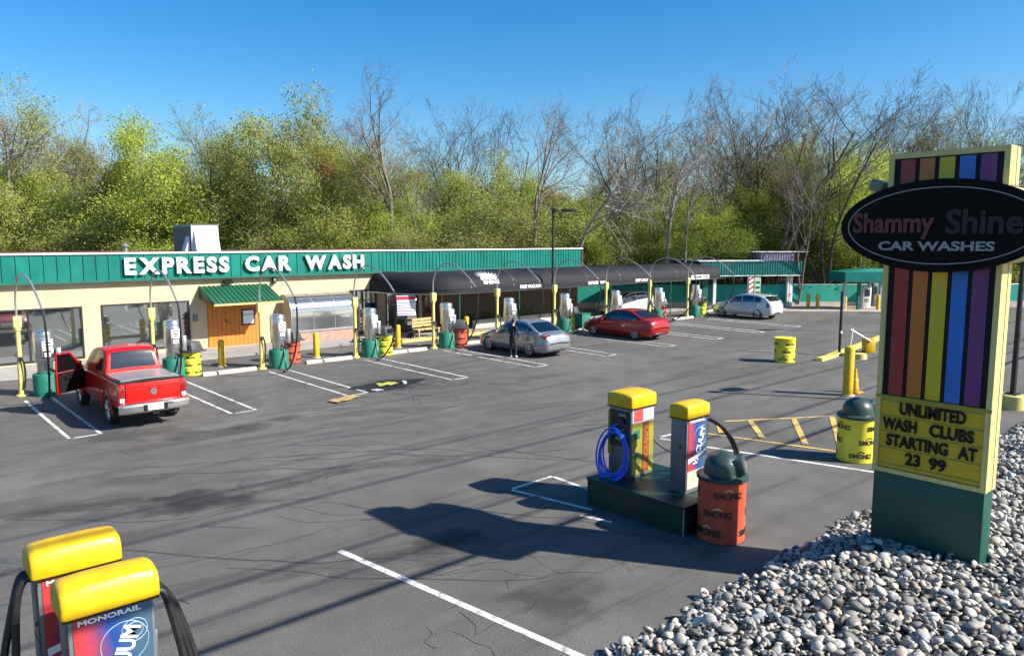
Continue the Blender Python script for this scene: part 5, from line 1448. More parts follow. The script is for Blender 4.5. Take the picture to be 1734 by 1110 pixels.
# dark red coupe-like sedan
redc = Car([(2.30, .50, .34, .52, .56), (2.22, .68, .24, .58, .64), (2.05, .80, .19, .64, .74), (1.7, .87, .18, .72, .84), (1.3, .895, .18, .80, .91), (.95, .90, .18, .86, .96), (0, .90, .18, .92, .94), (-1.0, .90, .18, .97, .99), (-1.6, .895, .18, 1.0, 1.05), (-2.0, .86, .21, 1.0, 1.08), (-2.22, .79, .26, .93, 1.03), (-2.33, .70, .32, .80, .90), (-2.38, .60, .40, .66, .72)],
           [(1.08, .94), (.7, 1.14), (.3, 1.33), (.0, 1.41), (-.4, 1.44), (-.85, 1.41), (-1.2, 1.30), (-1.6, 1.15), (-1.95, 1.05)], 4.6, lambda x: .90 + .06 * (1 - x) / 2, .82, .60, M['redcar'])
e, b, c = build_car('red_sedan', (29.92, 24.83), PI / 2, 'dark red sedan parked at the vacuums below the black canopy', redc, (1.37, -1.37), .325, .795, [(.66, -.25), (-.31, -1.2), (-1.24, -1.5)], (.98, .2), (-1.02, -1.84),
    [('headlight', 'lamp', [(2.12, 8, 12), (1.95, 9, 12), (1.75, 10, 12)]), ('taillight', 'tail', [(-1.98, 9, 11), (-2.12, 9, 12), (-2.22, 9, 13), (-2.28, 9, 13)])], [(.82, -.27), (-.30, -1.2)])
plate(e, -2.36, .60)
g = MB(); g.tube([(-2.23 + .05 * abs(t) ** 3, .62 * t, .91) for t in np.linspace(-1, 1, 9)], .018, 5); g.build('boot_trim', M['chrome'], e)
g = MB(); g.tube([(-2.34 + .12 * abs(t) ** 3, .68 * t, .36) for t in np.linspace(-1, 1, 9)], .055, 6); g.build('bumper_lower', M['dark'], e)
# silver hatchback
hat = Car([(2.16, .50, .38, .60, .64), (2.10, .68, .27, .66, .72), (1.92, .80, .21, .72, .82), (1.6, .86, .2, .80, .92), (1.25, .872, .2, .88, 1.0), (.9, .875, .2, .93, 1.04), (0, .875, .2, .98, 1.0), (-1.0, .875, .2, 1.03, 1.05), (-1.6, .865, .22, 1.06, 1.08), (-1.95, .81, .25, 1.05, 1.08), (-2.12, .74, .32, .98, 1.02), (-2.2, .66, .40, .86, .90)],
          [(1.12, 1.01), (.75, 1.22), (.35, 1.42), (0, 1.50), (-.5, 1.535), (-1.0, 1.51), (-1.5, 1.42), (-1.8, 1.30), (-2.0, 1.14), (-2.06, 1.07)], 4.4, lambda x: .97 + .06 * (1 - x) / 2, .80, .61, M['silver2'])
e, b, c = build_car('silver_hatchback', (43.32, 25.87), PI / 2 - R(2), 'pale silver hatchback parked under the end of the black canopy', hat, (1.3, -1.32), .325, .775, [(.72, -.12), (-.18, -.98), (-1.03, -1.5)], (1.03, .24), (-1.62, -2.0),
    [('headlight', 'lamp', [(2.0, 8, 12), (1.85, 9, 12), (1.65, 10, 12)]), ('taillight', 'tail', [(-1.9, 8, 12), (-2.0, 8, 13), (-2.09, 8, 13)])], [(.86, -.14), (-.17, -1.04)])
plate(e, -2.19, .74)
g = MB(); g.box((-1.78, 0, 1.46), (.22, 1.0, .03), 0, (0, R(12), 0), bev=.01); g.build('roof_spoiler', M['silver2'], e)
g = MB(); g.tube([(-2.17 + .14 * abs(t) ** 3, .66 * t, .42) for t in np.linspace(-1, 1, 9)], .06, 6); g.build('bumper_lower', M['dark'], e)
# white cars further off
KW = Car(hat.B, hat.T, 4.4, hat.zbelt, .80, .61, M['whitecar'])
for (px, py, rz, lab) in ((1228, 518, R(150), 'small white car waiting under the far pavilion'), (1062, 531, R(165), 'white car behind the red sandwich of posts at the teal fence')):
    lab = lab if '1062' not in str(px) else 'white car seen over the red sedan roof in front of the teal fence'
    e, b, c = build_car('white_car', gp(px, py), rz, lab, KW, (1.3, -1.32), .325, .775, [(.72, -.12), (-.18, -.98), (-1.03, -1.5)], (1.03, .24), (-1.62, -2.0),
        [('headlight', 'lamp', [(2.0, 8, 12), (1.85, 9, 12), (1.65, 10, 12)]), ('taillight', 'tail', [(-1.9, 8, 12), (-2.0, 8, 13), (-2.09, 8, 13)])], [(.86, -.14), (-.17, -1.04)])
    e['group'] = 'white cars in the far lanes'

# red pickup
trk = Car([(2.78, .62, .55, .86, .90), (2.72, .76, .46, .92, .98), (2.55, .85, .42, .98, 1.06), (2.2, .90, .40, 1.04, 1.14), (1.75, .915, .40, 1.08, 1.19), (1.3, .915, .40, 1.11, 1.22), (.6, .915, .40, 1.14, 1.20), (-.75, .915, .40, 1.16, 1.18), (-1.0, .915, .42, 1.17, 1.17), (-1.5, .925, .44, 1.17, 1.17), (-2.4, .915, .50, 1.17, 1.17), (-2.52, .905, .52, 1.17, 1.17), (-2.55, .89, .54, 1.16, 1.16)],
          [(1.32, 1.20), (1.1, 1.36), (.75, 1.64), (.45, 1.78), (0, 1.83), (-.5, 1.815), (-.68, 1.76), (-.80, 1.50), (-.90, 1.19)], 5.3, 1.16, .85, .66, M['red'])
e = empty('red_pickup', (5.9, 23.40, 0), 'bright red pickup truck with its driver door open and a covered bed', 'pickup truck', None, PI / 2); e.scale = (1, .94, 1.04)
b = trk.body_mesh(80).build('body', M['red'], e, ang=32)
R_T = .385; cut = []
for ax in (1.75, -1.45):
    for s_ in (-1, 1):
        c = MB(); c.lathe([(R_T + .09, s_ * .52), (R_T + .09, s_ * 1.2)], 30, (ax, 0, R_T + .02), axis='y'); cut.append(c)
c = MB(); c.b2((-.02, .20, .62), (1.08, 1.2, 1.3)); cut.append(c)
boolcut(b, cut, M['interior'])
cbn = trk.cabin(56).build('cabin', M['red'], e, ang=38)
c = MB(); c.prism([(-.02, .2, 1.0), (1.10, .2, 1.0), (1.08, .2, 1.22), (.52, .2, 1.70), (-.02, .2, 1.74)], (0, 1, 0)); boolcut(cbn, [c], M['interior'])
trk.patch(1.22, .52, -.42, .42).build('windscreen', M['carglass'], e)
trk.patch(-.70, -.86, -.395, .395, .006).build('rear_window', M['carglass'], e)
trk.patch(.95, .05, -.955, -.60).build('side_window', M['carglass'], e); trk.patch(-.06, -.60, -.955, -.60).build('side_window', M['carglass'], e); trk.patch(-.08, -.60, .955, .60).build('side_window', M['carglass'], e)
d = trk.side(1.05, 0, 4, 11, -1).build('door', M['red'], e, ang=60)
g = MB(); g.box((.15, -.945, 1.03), (.18, .03, .035), bev=.01); sub(g, 'handle', M['dark'], d)
for (xa, xb) in ((-.05, -.72),):
    for s_ in (-1, 1): trk.side(xa, xb, 4, 11, s_).build('door', M['red'], e, ang=60)
# seat and wheel inside the open cab
g = MB(); g.b2((.10, .25, .66), (.62, .80, .92), bev=.05); g.box((.10, .53, 1.15), (.16, .52, .6), 0, (0, R(-12), 0), bev=.05); g.build('seat', M['dark'], e)
g = MB(); g.tube([(.80 + .05 * math.sin(t), .53 + .17 * math.cos(t), 1.18 + .16 * math.sin(t)) for t in np.linspace(0, 2 * PI, 20)], .016, 6, cap=False); g.cyl((.80, .53, 1.18), (1.02, .53, 1.08), .03); g.build('steering_wheel', M['blackp'], e)
# the open driver door, hinged at the front edge
dr = bpy.data.objects.new('open_door', None); COL.objects.link(dr); dr.parent = e; dr.location = (1.06, .90, 0); dr.rotation_euler.z = R(-54); dr['label'] = 'open driver door with black inner panel'
g = MB(); g.prism([(-1.06, .0, .60), (0, .0, .60), (.02, .0, .95), (0, .0, 1.17), (-1.06, .0, 1.17)], (0, .07, 0)); sub(g, 'outer_skin', M['red'], dr)
g = MB(); g.prism([(-1.02, -.05, .64), (-.03, -.05, .64), (-.01, -.05, .95), (-.03, -.05, 1.16), (-1.02, -.05, 1.16)], (0, .049, 0)); g.b2((-.8, -.10, .98), (-.3, -.05, 1.04)); g.lathe([(.09, 0), (.09, .02), (0, .02)], 12, (-.25, -.07, .78), axis='y'); sub(g, 'inner_panel', M['blackp'], dr)
g = MB(); g.tube([(-1.04, .02, 1.17), (-1.03, .0, 1.70), (-.55, -.02, 1.68), (-.02, .0, 1.19)], .03, 6); sub(g, 'window_frame', M['red'], dr)
g = MB(); g.prism([(-1.01, .01, 1.18), (-1.0, .0, 1.67), (-.56, -.01, 1.65), (-.06, .0, 1.18)], (0, .008, 0)); sub(g, 'pane', M['carglass'], dr)
for (x, y) in ((1.0, -.93),):
    g = MB(); g.box((x, y - .16, 1.28), (.12, .24, .22), bev=.04); g.cyl((x + .03, y, 1.2), (x + .02, y - .1, 1.24), .03); g.build('mirror', M['blackp'], e)
g = MB(); g.box((-.05, .16, 1.28), (.12, .24, .22), bev=.04); sub(g, 'mirror', M['blackp'], dr)
# bed cover with dark rails
g = MB(); g.b2((-2.50, -.86, 1.172), (-.92, -.79, 1.215)); g.b2((-2.50, .79, 1.172), (-.92, .86, 1.215)); g.b2((-2.52, -.79, 1.172), (-2.42, .79, 1.21)); g.build('bed_rail', M['blackp'], e)
P = [[(x, y, 1.225 + .025 * (1 - (y / .78) ** 2) + .012 * math.sin(x * 5)) for y in np.linspace(-.775, .775, 9)] for x in np.linspace(-2.38, -.95, 12)]
g = MB(); g.shell(P, .03); g.build('bed_cover', mat('silver_vinyl_cover', (.30, .30, .31), .30, .35, .1, 3, .1), e)
# tailgate, lamps, bumper
g = MB(); g.b2((-2.585, -.72, .66), (-2.55, .72, 1.165), bev=.012); g.box((-2.59, 0, 1.08), (.02, 1.40, .03), bev=.005); tg = g.build('tailgate', M['red'], e)
g = MB(); g.lathe([(.085, -2.605), (.085, -2.585)], 20, (0, 0, .93), axis='x'); g.b2((-2.612, -.03, .87), (-2.60, .03, .98)); sub(g, 'emblem', M['chrome'], tg)
g = MB(); g.box((-2.595, 0, 1.02), (.02, .22, .045), bev=.008); sub(g, 'handle', M['red'], tg)
for s_ in (-1, 1):
    g = MB(); g.b2((-2.58, s_ * .815 - .085, .68), (-2.44, s_ * .815 + .10, 1.13), bev=.02); tl = g.build('taillight', M['tail'], e)
    g = MB(); g.b2((-2.588, s_ * .815 - .06, .72), (-2.579, s_ * .815 + .06, .82)); sub(g, 'reversing_lamp', M['lamp'], tl)
    g = MB(); g.b2((2.55, s_ * .62 - .16, .80), (2.72, s_ * .62 + .16, 1.0), bev=.03); g.build('headlight', M['lamp'], e)
    for ax in (1.75, -1.45): wheel(e, ax, s_ * .80, R_T, .26)
    # wheel arch lips
    for ax in (1.75, -1.45):
        g = MB(); g.tube([(ax + (R_T + .10) * math.cos(R(t)), s_ * .925, R_T + .02 + (R_T + .10) * math.sin(R(t))) for t in range(-5, 186, 10)], .028, 6); g.build('arch_flare', M['red'], e)
g = MB()
P = [(-2.62 - .08 * (1 - abs(t) ** 4), .93 * t) for t in np.linspace(-1, 1, 13)]
g.shell([[(x, y, .66), (x - .015, y, .60), (x - .01, y, .46), (x + .03, y, .42)] for x, y in P], .03); g.b2((-2.66, -.9, .63), (-2.54, .9, .655)); bp = g.build('rear_bumper', M['chrome'], e)
g = MB(); g.b2((-2.735, -.20, .48), (-2.715, .20, .64)); sub(g, 'licence_plate', M['white'], bp)
g = MB(); g.b2((-2.72, -.32, .46), (-2.706, -.22, .62)); g.b2((-2.72, .22, .46), (-2.706, .32, .62)); g.b2((-2.72, -.09, .36), (-2.5, .09, .45)); sub(g, 'hitch', M['blackp'], bp)
g = MB(); g.b2((-2.5, -.7, .33), (2.4, .7, .5)); g.cyl((-2.66, -.55, .36), (-2.2, -.55, .36), .04); g.build('underbody', M['interior'], e)
g = MB(); g.b2((2.72, -.5, .72), (2.80, .5, .96), bev=.02); g.b2((2.70, -.85, .46), (2.86, .85, .64), bev=.03); g.build('front_grille', M['chrome'], e)
g = MB(); g.box((-.45, 0, 1.77), (.03, .36, .03)); g.build('brake_lamp', M['tail'], e)

# ================================================================ PERSON
def skin_mesh(name, nodes, edges, mats, parent, root=0, sub_=2):
    me = bpy.data.meshes.new(name); me.from_pydata([n[:3] for n in nodes], edges, [])
    o = bpy.data.objects.new(name, me); COL.objects.link(o)
    sk = o.modifiers.new('s', 'SKIN'); sk.use_smooth_shade = True
    for i, n in enumerate(nodes):
        v = me.skin_vertices[0].data[i]; v.radius = (n[3], n[4] if len(n) > 4 else n[3]); v.use_root = (i == root)
    ss = o.modifiers.new('u', 'SUBSURF'); ss.levels = sub_; ss.render_levels = sub_
    dg = bpy.context.evaluated_depsgraph_get(); dg.update()
    m2_ = bpy.data.meshes.new_from_object(o.evaluated_get(dg)); o.modifiers.clear(); o.data = m2_
    for m in mats: m2_.materials.append(m)
    o.parent = parent
    return o
pe = empty('person', (*gp(868, 606), 0), 'person in black clothes and white shoes beside the silver sedan, teal cloth in hand', 'person', rz=R(20)); pe.scale = (.95,) * 3
# local x = facing, y = left
N_ = [(0, 0, .90, .135, .115), (.01, 0, 1.05, .125, .10), (.03, 0, 1.22, .15, .11), (.04, 0, 1.36, .12, .09), (.05, 0, 1.45, .052), (.07, 0, 1.52, .055), (.085, 0, 1.60, .088, .075), (.085, 0, 1.68, .075, .068),
      (.03, .17, 1.37, .06), (.10, .23, 1.12, .045), (.28, .20, 1.02, .035), (.34, .18, 1.0, .03),
      (.03, -.17, 1.37, .06), (.02, -.24, 1.12, .045), (.12, -.25, .90, .035), (.15, -.25, .85, .03),
      (0, .085, .82, .095), (.04, .09, .48, .062), (-.01, .09, .09, .042), (.05, .09, .05, .045), (.14, .095, .035, .035),
      (0, -.085, .82, .095), (.10, -.10, .48, .062), (.10, -.10, .09, .042), (.16, -.10, .05, .045), (.25, -.105, .035, .035)]
E_ = [(0, 1), (1, 2), (2, 3), (3, 4), (4, 5), (5, 6), (6, 7), (3, 8), (8, 9), (9, 10), (10, 11), (3, 12), (12, 13), (13, 14), (14, 15), (0, 16), (16, 17), (17, 18), (18, 19), (19, 20), (0, 21), (21, 22), (22, 23), (23, 24), (24, 25)]
# fingers, each a short bent chain rooted in the palm
for base, sgn, dirv in ((11, 1, Vector((.8, -.1, -.5))), (15, -1, Vector((.35, 0, -.9)))):
    bx = Vector(N_[base][:3]); dirv = dirv.normalized()
    for k, (oy, ln) in enumerate(((-.027, .07), (-.009, .08), (.009, .076), (.027, .06), (.04, .05))):
        thumb = k == 4
        r0 = bx + Vector((0, oy * sgn * (1 if not thumb else 1), 0)) + dirv * (.03 if not thumb else -.005)
        d2 = dirv if not thumb else (dirv + Vector((0, sgn * .9, .2))).normalized()
        p1 = r0 + d2 * ln * .5; p2 = p1 + (d2 + Vector((-.2, 0, -.6))).normalized() * ln * .5
        i0 = len(N_); N_ += [(*r0, .011), (*p1, .010), (*p2, .008)]; E_ += [(base, i0), (i0, i0 + 1), (i0 + 1, i0 + 2)]
body = skin_mesh('body', N_, E_, [M['cloth'], M['skin'], M['shoe'], mat('charcoal_trousers', (.02, .02, .024), .85)], pe)
for p in body.data.polygons:
    c = p.center
    hand = (c.x > .26 and .9 < c.z < 1.1) or (c.z < .90 and c.y < -.19)
    p.material_index = 1 if (c.z > 1.44 or hand) else (2 if c.z < .115 else (3 if c.z < .90 else 0))
hd = Vector((.085, 0, 1.64))
g = MB(); g.lathe([(.001, -.115), (.05, -.10), (.085, -.04), (.098, .03), (.085, .085), (.05, .115), (0, .125)], 16, hd + Vector((-.018, 0, .012)), sx=1, sy=.88)
g.v = [v for v in g.v]; hr = g.build('hair', M['hair'], pe)
g = MB(); g.lathe([(0, -.10), (.05, -.085), (.072, -.04), (.078, .01), (.07, .05), (0, .09)], 14, hd + Vector((.022, 0, -.01)), sx=1, sy=.86)
g.box(hd + Vector((.105, 0, -.015)), (.03, .022, .04), bev=.008); g.build('face', M['skin'], pe)
g = MB()
for s_ in (-1, 1): g.lathe([(.011, -.004), (.011, .004)], 8, hd + Vector((.094, s_ * .03, .012)), axis='x')
g.box(hd + Vector((.094, 0, -.055)), (.008, .04, .010)); g.build('eyes_and_mouth', M['hair'], pe)
g = MB()
for s_ in (-1, 1): g.lathe([(.012, -.03), (.02, 0), (.012, .03)], 8, hd + Vector((.02, s_ * .078, -.01)))
g.build('ear', M['skin'], pe)
ce = empty('teal_cloth', pe.matrix_basis @ Vector((.40, .17, .86)), 'teal cleaning cloth held by the person at the silver sedan', 'cloth', rz=R(20))
g = MB(); g.shell([[(.03 * math.sin(z * 30 + x * 9), x, z) for x in np.linspace(-.09, .09, 6)] for z in np.linspace(-.16, .12, 8)], .008); g.build('cloth', M['tealc'], ce)

# ================================================================ TREES
def tube_raw(V, Fc, pts, rad, seg):
    o = len(V); up = Vector((.31, .17, .93)); nn = len(pts)
    for i, p in enumerate(pts):
        d = (pts[min(i + 1, nn - 1)] - pts[max(i - 1, 0)]).normalized(); a = d.cross(up)
        if a.length < .05: a = d.cross(Vector((1, .2, 0)))
        a.normalize(); b = a.cross(d)
        for k in range(seg):
            t = 2 * PI * k / seg; V.append(p + (a * math.cos(t) + b * math.sin(t)) * rad[i])
    for i in range(nn - 1):
        for k in range(seg):
            q = (k + 1) % seg; Fc.append((o + i * seg + k, o + i * seg + q, o + (i + 1) * seg + q, o + (i + 1) * seg + k))
def grow(V, Fc, tips, rng, p, d, L_, r, lev, maxlev, st):
    n = 6 if lev == 0 else (4 if lev < 3 else 3)
    pts = [p.copy()]; rad = [r]; dd = d.copy()
    for i in range(n):
        dd = (dd + Vector((rng.gauss(0, st['wob']), rng.gauss(0, st['wob']), rng.gauss(0, st['wob']) + st['up'] * (.5 if lev == 0 else 1)))).normalized()
        pts.append(pts[-1] + dd * L_ / n); rad.append(r * (1 - (.62 if lev < maxlev else .8) * (i + 1) / n))
    tube_raw(V, Fc, pts, rad, (7, 5, 4, 3, 3, 3)[lev])
    if lev >= st['leaflev']:
        for q in pts[1:]: tips.append((q, L_))
    if lev == maxlev: return
    k = st['kids'][lev]
    for i in range(k):
        lo = st['start'] if lev == 0 else .22
        f = lo + (1 - lo) * ((i + rng.random()) / k) ** st.get('pw', .85)
        j = min(n - 1, int(f * n)); u = f * n - j; q = pts[j].lerp(pts[j + 1], u); rr = rad[j] + (rad[j + 1] - rad[j]) * u
        ax = (pts[j + 1] - pts[j]).normalized()
        s_ = ax.cross(Vector((rng.gauss(0, 1), rng.gauss(0, 1), rng.gauss(0, .6)))); s_ = s_.normalized() if s_.length > .01 else Vector((1, 0, 0))
        ang = R(rng.uniform(*st['ang'])) * (1 if lev else 1)
        nd = (ax * math.cos(ang) + s_ * math.sin(ang)).normalized()
        grow(V, Fc, tips, rng, q, nd, L_ * rng.uniform(*st['len']) * (1.15 - .5 * f if lev == 0 else 1.1 - .45 * f), max(.0085, rr * rng.uniform(.42, .68)), lev + 1, maxlev, st)
def tree_proto(seed, h, st, leaves=0, lsize=.12, spread=.5, cell=1.3, skip=.30):
    rng = random.Random(seed); V = []; Fc = []; tips = []
    forks = st.get('forks', 1)
    for k in range(forks):
        d = Vector((rng.gauss(0, .05 if forks == 1 else .16), rng.gauss(0, .05 if forks == 1 else .16), 1)).normalized()
        grow(V, Fc, tips, rng, Vector((rng.gauss(0, .1) * (forks > 1), rng.gauss(0, .1) * (forks > 1), -.2)), d, h * st['trunk'] * rng.uniform(.88, 1), st['r'] * h / 14 * (1 if forks == 1 else .75), 0, st['max'], st)
    me = bpy.data.meshes.new('trunk'); me.from_pydata([tuple(v) for v in V], [], Fc); me.polygons.foreach_set('use_smooth', [True] * len(Fc)); me.update()
    lm = None
    if leaves:
        LV = []; LF_ = []; LT = []
        # whole boughs leaf out together, so the crown falls into lighter and sparser clumps
        bias = {}
        for i in range(leaves):
            q, L_ = rng.choice(tips)
            key = (round(q.x / cell), round(q.y / cell), round(q.z / cell))
            if key not in bias: bias[key] = (rng.random(), rng.random())
            if bias[key][1] < skip and rng.random() < .88: continue
            p = q + Vector((rng.gauss(0, 1), rng.gauss(0, 1), rng.gauss(0, .8))) * spread
            leaf(LV, LF_, LT, p, lsize * rng.uniform(.6, 1.4), rng, min(1, max(0, bias[key][0] * .75 + rng.random() * .3)))
        lm = mk_leaf('crown', LV, LF_, LT)
    zmax = max(v.z for v in V)
    return me, lm, zmax
TALL = dict(wob=.10, up=.035, kids=(9, 6, 5, 4), start=.36, ang=(22, 58), len=(.42, .66), trunk=.74, r=.17, max=4, leaflev=3)
FORK = dict(wob=.10, up=.045, kids=(8, 6, 5, 4), start=.30, ang=(20, 54), len=(.40, .64), trunk=.78, r=.15, max=4, leaflev=3, forks=3)
LEAN = dict(wob=.12, up=.045, kids=(8, 6, 5, 4), start=.34, ang=(22, 58), len=(.42, .68), trunk=.72, r=.15, max=4, leaflev=3, forks=2)
LEAFY = dict(wob=.10, up=.05, kids=(10, 6, 4), start=.18, ang=(25, 65), len=(.40, .62), trunk=.76, r=.15, max=3, leaflev=2, forks=2)
BUSH = dict(wob=.13, up=.05, kids=(7, 5, 3), start=.08, ang=(25, 70), len=(.45, .7), trunk=.80, r=.10, max=3, leaflev=1, forks=5)
bare = [tree_proto(21 + i, 16, (TALL, FORK, TALL, LEAN, FORK, TALL)[i]) for i in range(6)]
semi = [tree_proto(41 + i, 15, (TALL, FORK, TALL)[i], 7000, .065, .32) for i in range(3)]
leafy = [tree_proto(61 + i, 12, LEAFY, 24000, .075, .42) for i in range(4)]
bush = [tree_proto(81 + i, 5.5, BUSH, 22000, .045, .28, .7, .38) for i in range(4)]
barks = [M['bark'], M['barkd'], M['barkp']]
def set_mats(lst, lm):
    out = []
    for i, (me, lf, z) in enumerate(lst):
        me.materials.append(barks[i % 3] if lst is bare else barks[i % 2])
        if lf: lf.materials.append(lm[i % len(lm)])
        out.append((me, lf, z))
    return out
set_mats(bare, [None]); set_mats(semi, [M['leafo'], M['leaf'], M['leafr']]); set_mats(leafy, [M['leaf'], M['leafo'], M['leaf'], M['leafr']]); set_mats(bush, [M['leaf'], M['leafo'], M['leafo'], M['leaf']])
TREES = []
def plant(kind, px, top, Y, rng, pick=None, wid=1.0):
    lst = dict(bare=bare, semi=semi, leafy=leafy, bush=bush)[kind]
    i = rng.randrange(len(lst)) if pick is None else pick
    me, lf, z = lst[i]; x, y = gy(px, Y)
    hh = H + (HY - top) / F * Y - .6
    k = max(.25, hh / z)
    nm = dict(bare='bare_tree', semi='budding_tree', leafy='leafy_tree', bush='bushy_shrub')[kind]
    o = bpy.data.objects.new(nm, None); COL.objects.link(o); o.location = (x, y, .5); o.rotation_euler.z = rng.uniform(0, 6.28); o.scale = (k * wid * rng.uniform(.9, 1.1), k * wid * rng.uniform(.9, 1.1), k)
    t = bpy.data.objects.new('trunk', me); COL.objects.link(t); t.parent = o
    if lf: c = bpy.data.objects.new('crown', lf); COL.objects.link(c); c.parent = o
    TREES.append((kind, px, Y, hh, o)); return o
rt = random.Random(17)
for (px, top, Y, pk, w_) in ((682, 128, 62, 0, 1.0), (640, 190, 66, 2, .8), (745, 205, 63, 3, .9), (795, 165, 66, 1, .9), (835, 150, 64, 4, .9), (895, 145, 61, 0, .85), (945, 175, 68, 5, .9), (1000, 205, 64, 3, .9), (1045, 190, 66, 1, .8), (1085, 165, 64, 4, .9), (1125, 140, 62, 2, .9), (1170, 160, 67, 5, .9), (1215, 150, 64, 1, .9),
                            (1262, 135, 66, 0, .9), (1300, 112, 62, 4, 1.05), (1345, 118, 66, 2, 1.0), (1395, 116, 63, 1, 1.05), (1440, 145, 68, 5, .9), (1488, 150, 64, 3, 1), (1530, 160, 70, 0, .9), (1572, 150, 66, 4, .9), (1655, 145, 66, 1, .9), (1700, 125, 63, 2, 1.1), (1745, 120, 66, 4, 1.1), (1790, 140, 62, 0, 1),
                            (30, 165, 68, 5, .8), (110, 200, 70, 1, .8), (175, 205, 72, 4, .8), (-40, 150, 66, 2, 1), (560, 195, 74, 3, .8), (1350, 215, 60, 3, .7), (1150, 215, 60, 0, .7), (970, 235, 60, 5, .7), (860, 230, 72, 2, .7), (1250, 220, 74, 2, .8), (1060, 240, 74, 0, .8), (1420, 200, 74, 3, .9), (1600, 190, 74, 5, .9), (700, 215, 74, 1, .8)):
    plant('bare', px, top, Y - (5 if Y < 64 else 0), rt, pk, w_)
for (px, top, Y, pk, w_) in ((45, 132, 60, 0, .85), (5, 180, 62, 2, .9), (95, 215, 64, 1, .9), (150, 225, 66, 2, .9), (395, 178, 60, 1, .8), (440, 195, 64, 0, .8), (655, 240, 60, 2, .8), (770, 250, 66, 1, .8), (1100, 225, 70, 0, .8), (1290, 230, 62, 1, .9), (1610, 180, 64, 0, .8), (1640, 205, 68, 1, .8), (1210, 245, 70, 2, .8), (1340, 245, 60, 0, .9), (1500, 240, 68, 1, .9), (540, 205, 70, 0, .8)):
    plant('semi', px, top, Y, rt, pk, w_)
for (px, top, Y, pk, w_) in ((278, 200, 58, 0, .8), (505, 165, 60, 1, .95), (455, 205, 58, 1, .8), (415, 225, 62, 0, .85), (560, 225, 62, 3, .8), (600, 240, 60, 0, .8), (330, 265, 60, 2, .9), (230, 265, 62, 3, .9), (190, 250, 66, 1, .9), (130, 285, 60, 2, .9), (60, 290, 58, 1, 1), (15, 285, 62, 0, 1), (-50, 270, 62, 2, 1), (640, 285, 62, 2, .8), (830, 262, 64, 1, .9), (1350, 222, 66, 1, .8), (1480, 285, 62, 0, .9), (1290, 290, 66, 1, .9), (1170, 300, 66, 3, .8), (730, 300, 66, 1, .9), (1560, 290, 66, 1, 1), (1660, 290, 64, 0, 1), (1740, 280, 62, 1, 1), (1240, 310, 60, 0, .8), (1330, 250, 61, 0, .85), (1300, 270, 63, 3, .8), (1455, 250, 61, 2, .9), (1390, 265, 62, 1, .9), (1120, 285, 64, 1, .8), (1010, 300, 66, 1, .8), (880, 290, 64, 0, .8), (790, 285, 63, 2, .8), (985, 330, 59, 0, .9), (1075, 335, 59, 2, .9), (1155, 325, 60, 0, .9), (1215, 330, 59, 2, .9), (1275, 320, 60, 0, .9), (1370, 325, 60, 2, .9), (1435, 330, 61, 0, .9), (705, 325, 58, 0, .9), (375, 290, 64, 3, .9), (1420, 300, 64, 1, .9), (930, 300, 72, 3, .9)):
    plant('leafy', px, top, Y, rt, pk, w_)
for i in range(32):
    px = -70 + i * 59 + rt.uniform(-14, 14)
    plant('bush', px, rt.uniform(318, 362) + (18 if 950 < px < 1350 else 0), rt.uniform(57, 63) + (3 if px > 900 else 0), rt, None, rt.uniform(1.1, 1.6))
for i in range(25):
    px = -70 + i * 75 + rt.uniform(-18, 18)
    plant('bush', px, rt.uniform(372, 412), rt.uniform(56, 58) + (4 if px > 900 else 0), rt, None, rt.uniform(1.3, 1.9))
zones = [(-999, 120, 'the far left end of the teal fascia'), (120, 292, 'the car wash left of the rooftop unit'), (292, 380, 'the rooftop unit'), (380, 640, 'the white letters on the fascia'), (640, 790, 'the plain fascia right of the letters'), (790, 932, 'the fascia left of the lamp post'), (932, 1090, 'the building end right of the lamp post'), (1090, 1200, 'the right end of the black canopy'), (1200, 1350, 'the far pavilion'), (1350, 1480, 'the green pay canopy'), (1480, 9999, 'the pylon sign')]
ordn = ['first', 'second', 'third', 'fourth', 'fifth', 'sixth', 'seventh', 'eighth', 'ninth', 'tenth', 'eleventh', 'twelfth']
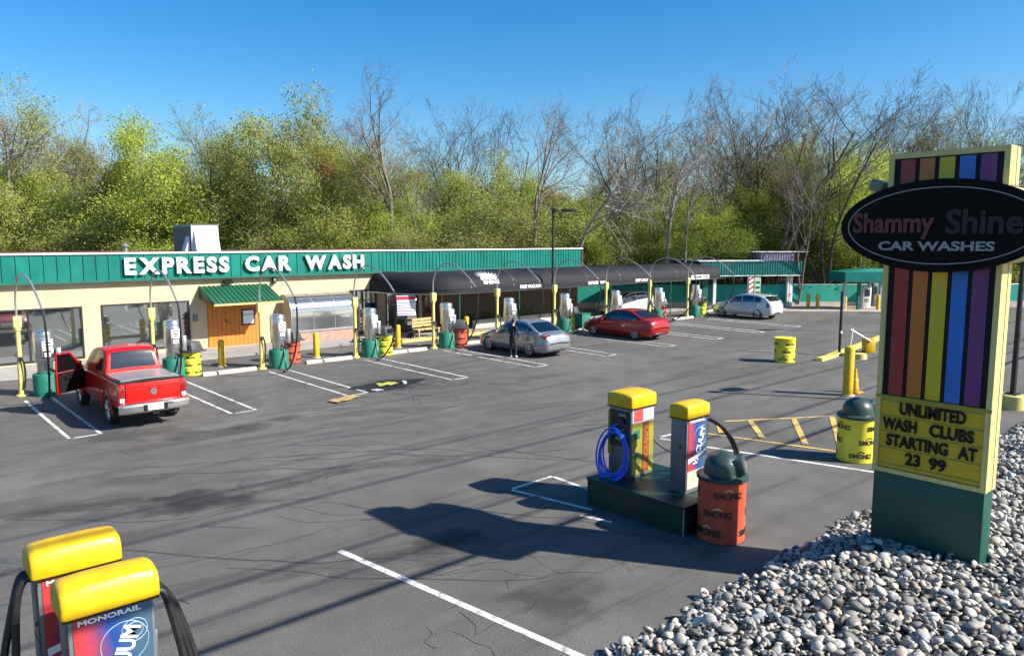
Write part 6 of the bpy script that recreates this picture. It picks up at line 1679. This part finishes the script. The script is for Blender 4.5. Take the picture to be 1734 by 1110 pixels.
desc = dict(bare='leafless tree', semi='sparsely budding tree', leafy='leafy spring tree', bush='low bushy shrub')
grp = dict(bare='leafless trees in the woods behind', semi='budding trees in the woods behind', leafy='leafy trees in the woods behind', bush='bushes at the edge of the woods')
for kind in desc:
    for (a, b_, z) in zones:
        L_ = sorted([t for t in TREES if t[0] == kind and a <= t[1] < b_], key=lambda t: t[1])
        for i, t in enumerate(L_):
            lab = f'{desc[kind]} behind {z}' if len(L_) == 1 else f'{ordn[i]} {desc[kind]} from the left behind {z}'
            tag(t[4], lab, 'bush' if kind == 'bush' else 'tree', grp[kind])
# deep woods closing the view behind the trees one can tell apart
def deep_woods():
    rng = random.Random(99); LV = []; LF_ = []; LT = []; V = []; Fc = []
    for i in range(330):
        px = rng.uniform(-120, 1850); Y = rng.uniform(72, 96); x, y = gy(px, Y); h = rng.uniform(6, 9.5) * (1.0 if px < 900 else .85)
        tube_raw(V, Fc, [Vector((x, y, .3)), Vector((x + rng.gauss(0, .3), y + rng.gauss(0, .3), h * .5)), Vector((x + rng.gauss(0, .7), y + rng.gauss(0, .7), h * 1.25))], [.12, .08, .02], 4)
        tt = rng.random()
        for k in range(190):
            z = rng.random() ** .8 * h + .4; r_ = 1.9 * (1 - .55 * z / h)
            leaf(LV, LF_, LT, Vector((x + rng.gauss(0, r_), y + rng.gauss(0, r_), z)), rng.uniform(.11, .22), rng, min(1, tt * .6 + rng.random() * .4))
    o = len(V); V = [tuple(v) for v in V] + [tuple(v) for v in LV]
    me = bpy.data.meshes.new('deep_woods'); me.from_pydata(V, [], Fc + [tuple(i + o for i in f) for f in LF_])
    me.materials.append(M['bark']); me.materials.append(M['leafo'])
    me.polygons.foreach_set('material_index', [0] * len(Fc) + [1] * len(LF_))
    ca = me.attributes.new('tint', 'FLOAT', 'POINT'); ca.data.foreach_set('value', [0] * o + LT); me.update()
    ob = bpy.data.objects.new('deep_woods', me); COL.objects.link(ob); ob['kind'] = 'stuff'; ob['label'] = 'deep olive woods closing the view behind the nearer trees'; ob['category'] = 'woods'
deep_woods()
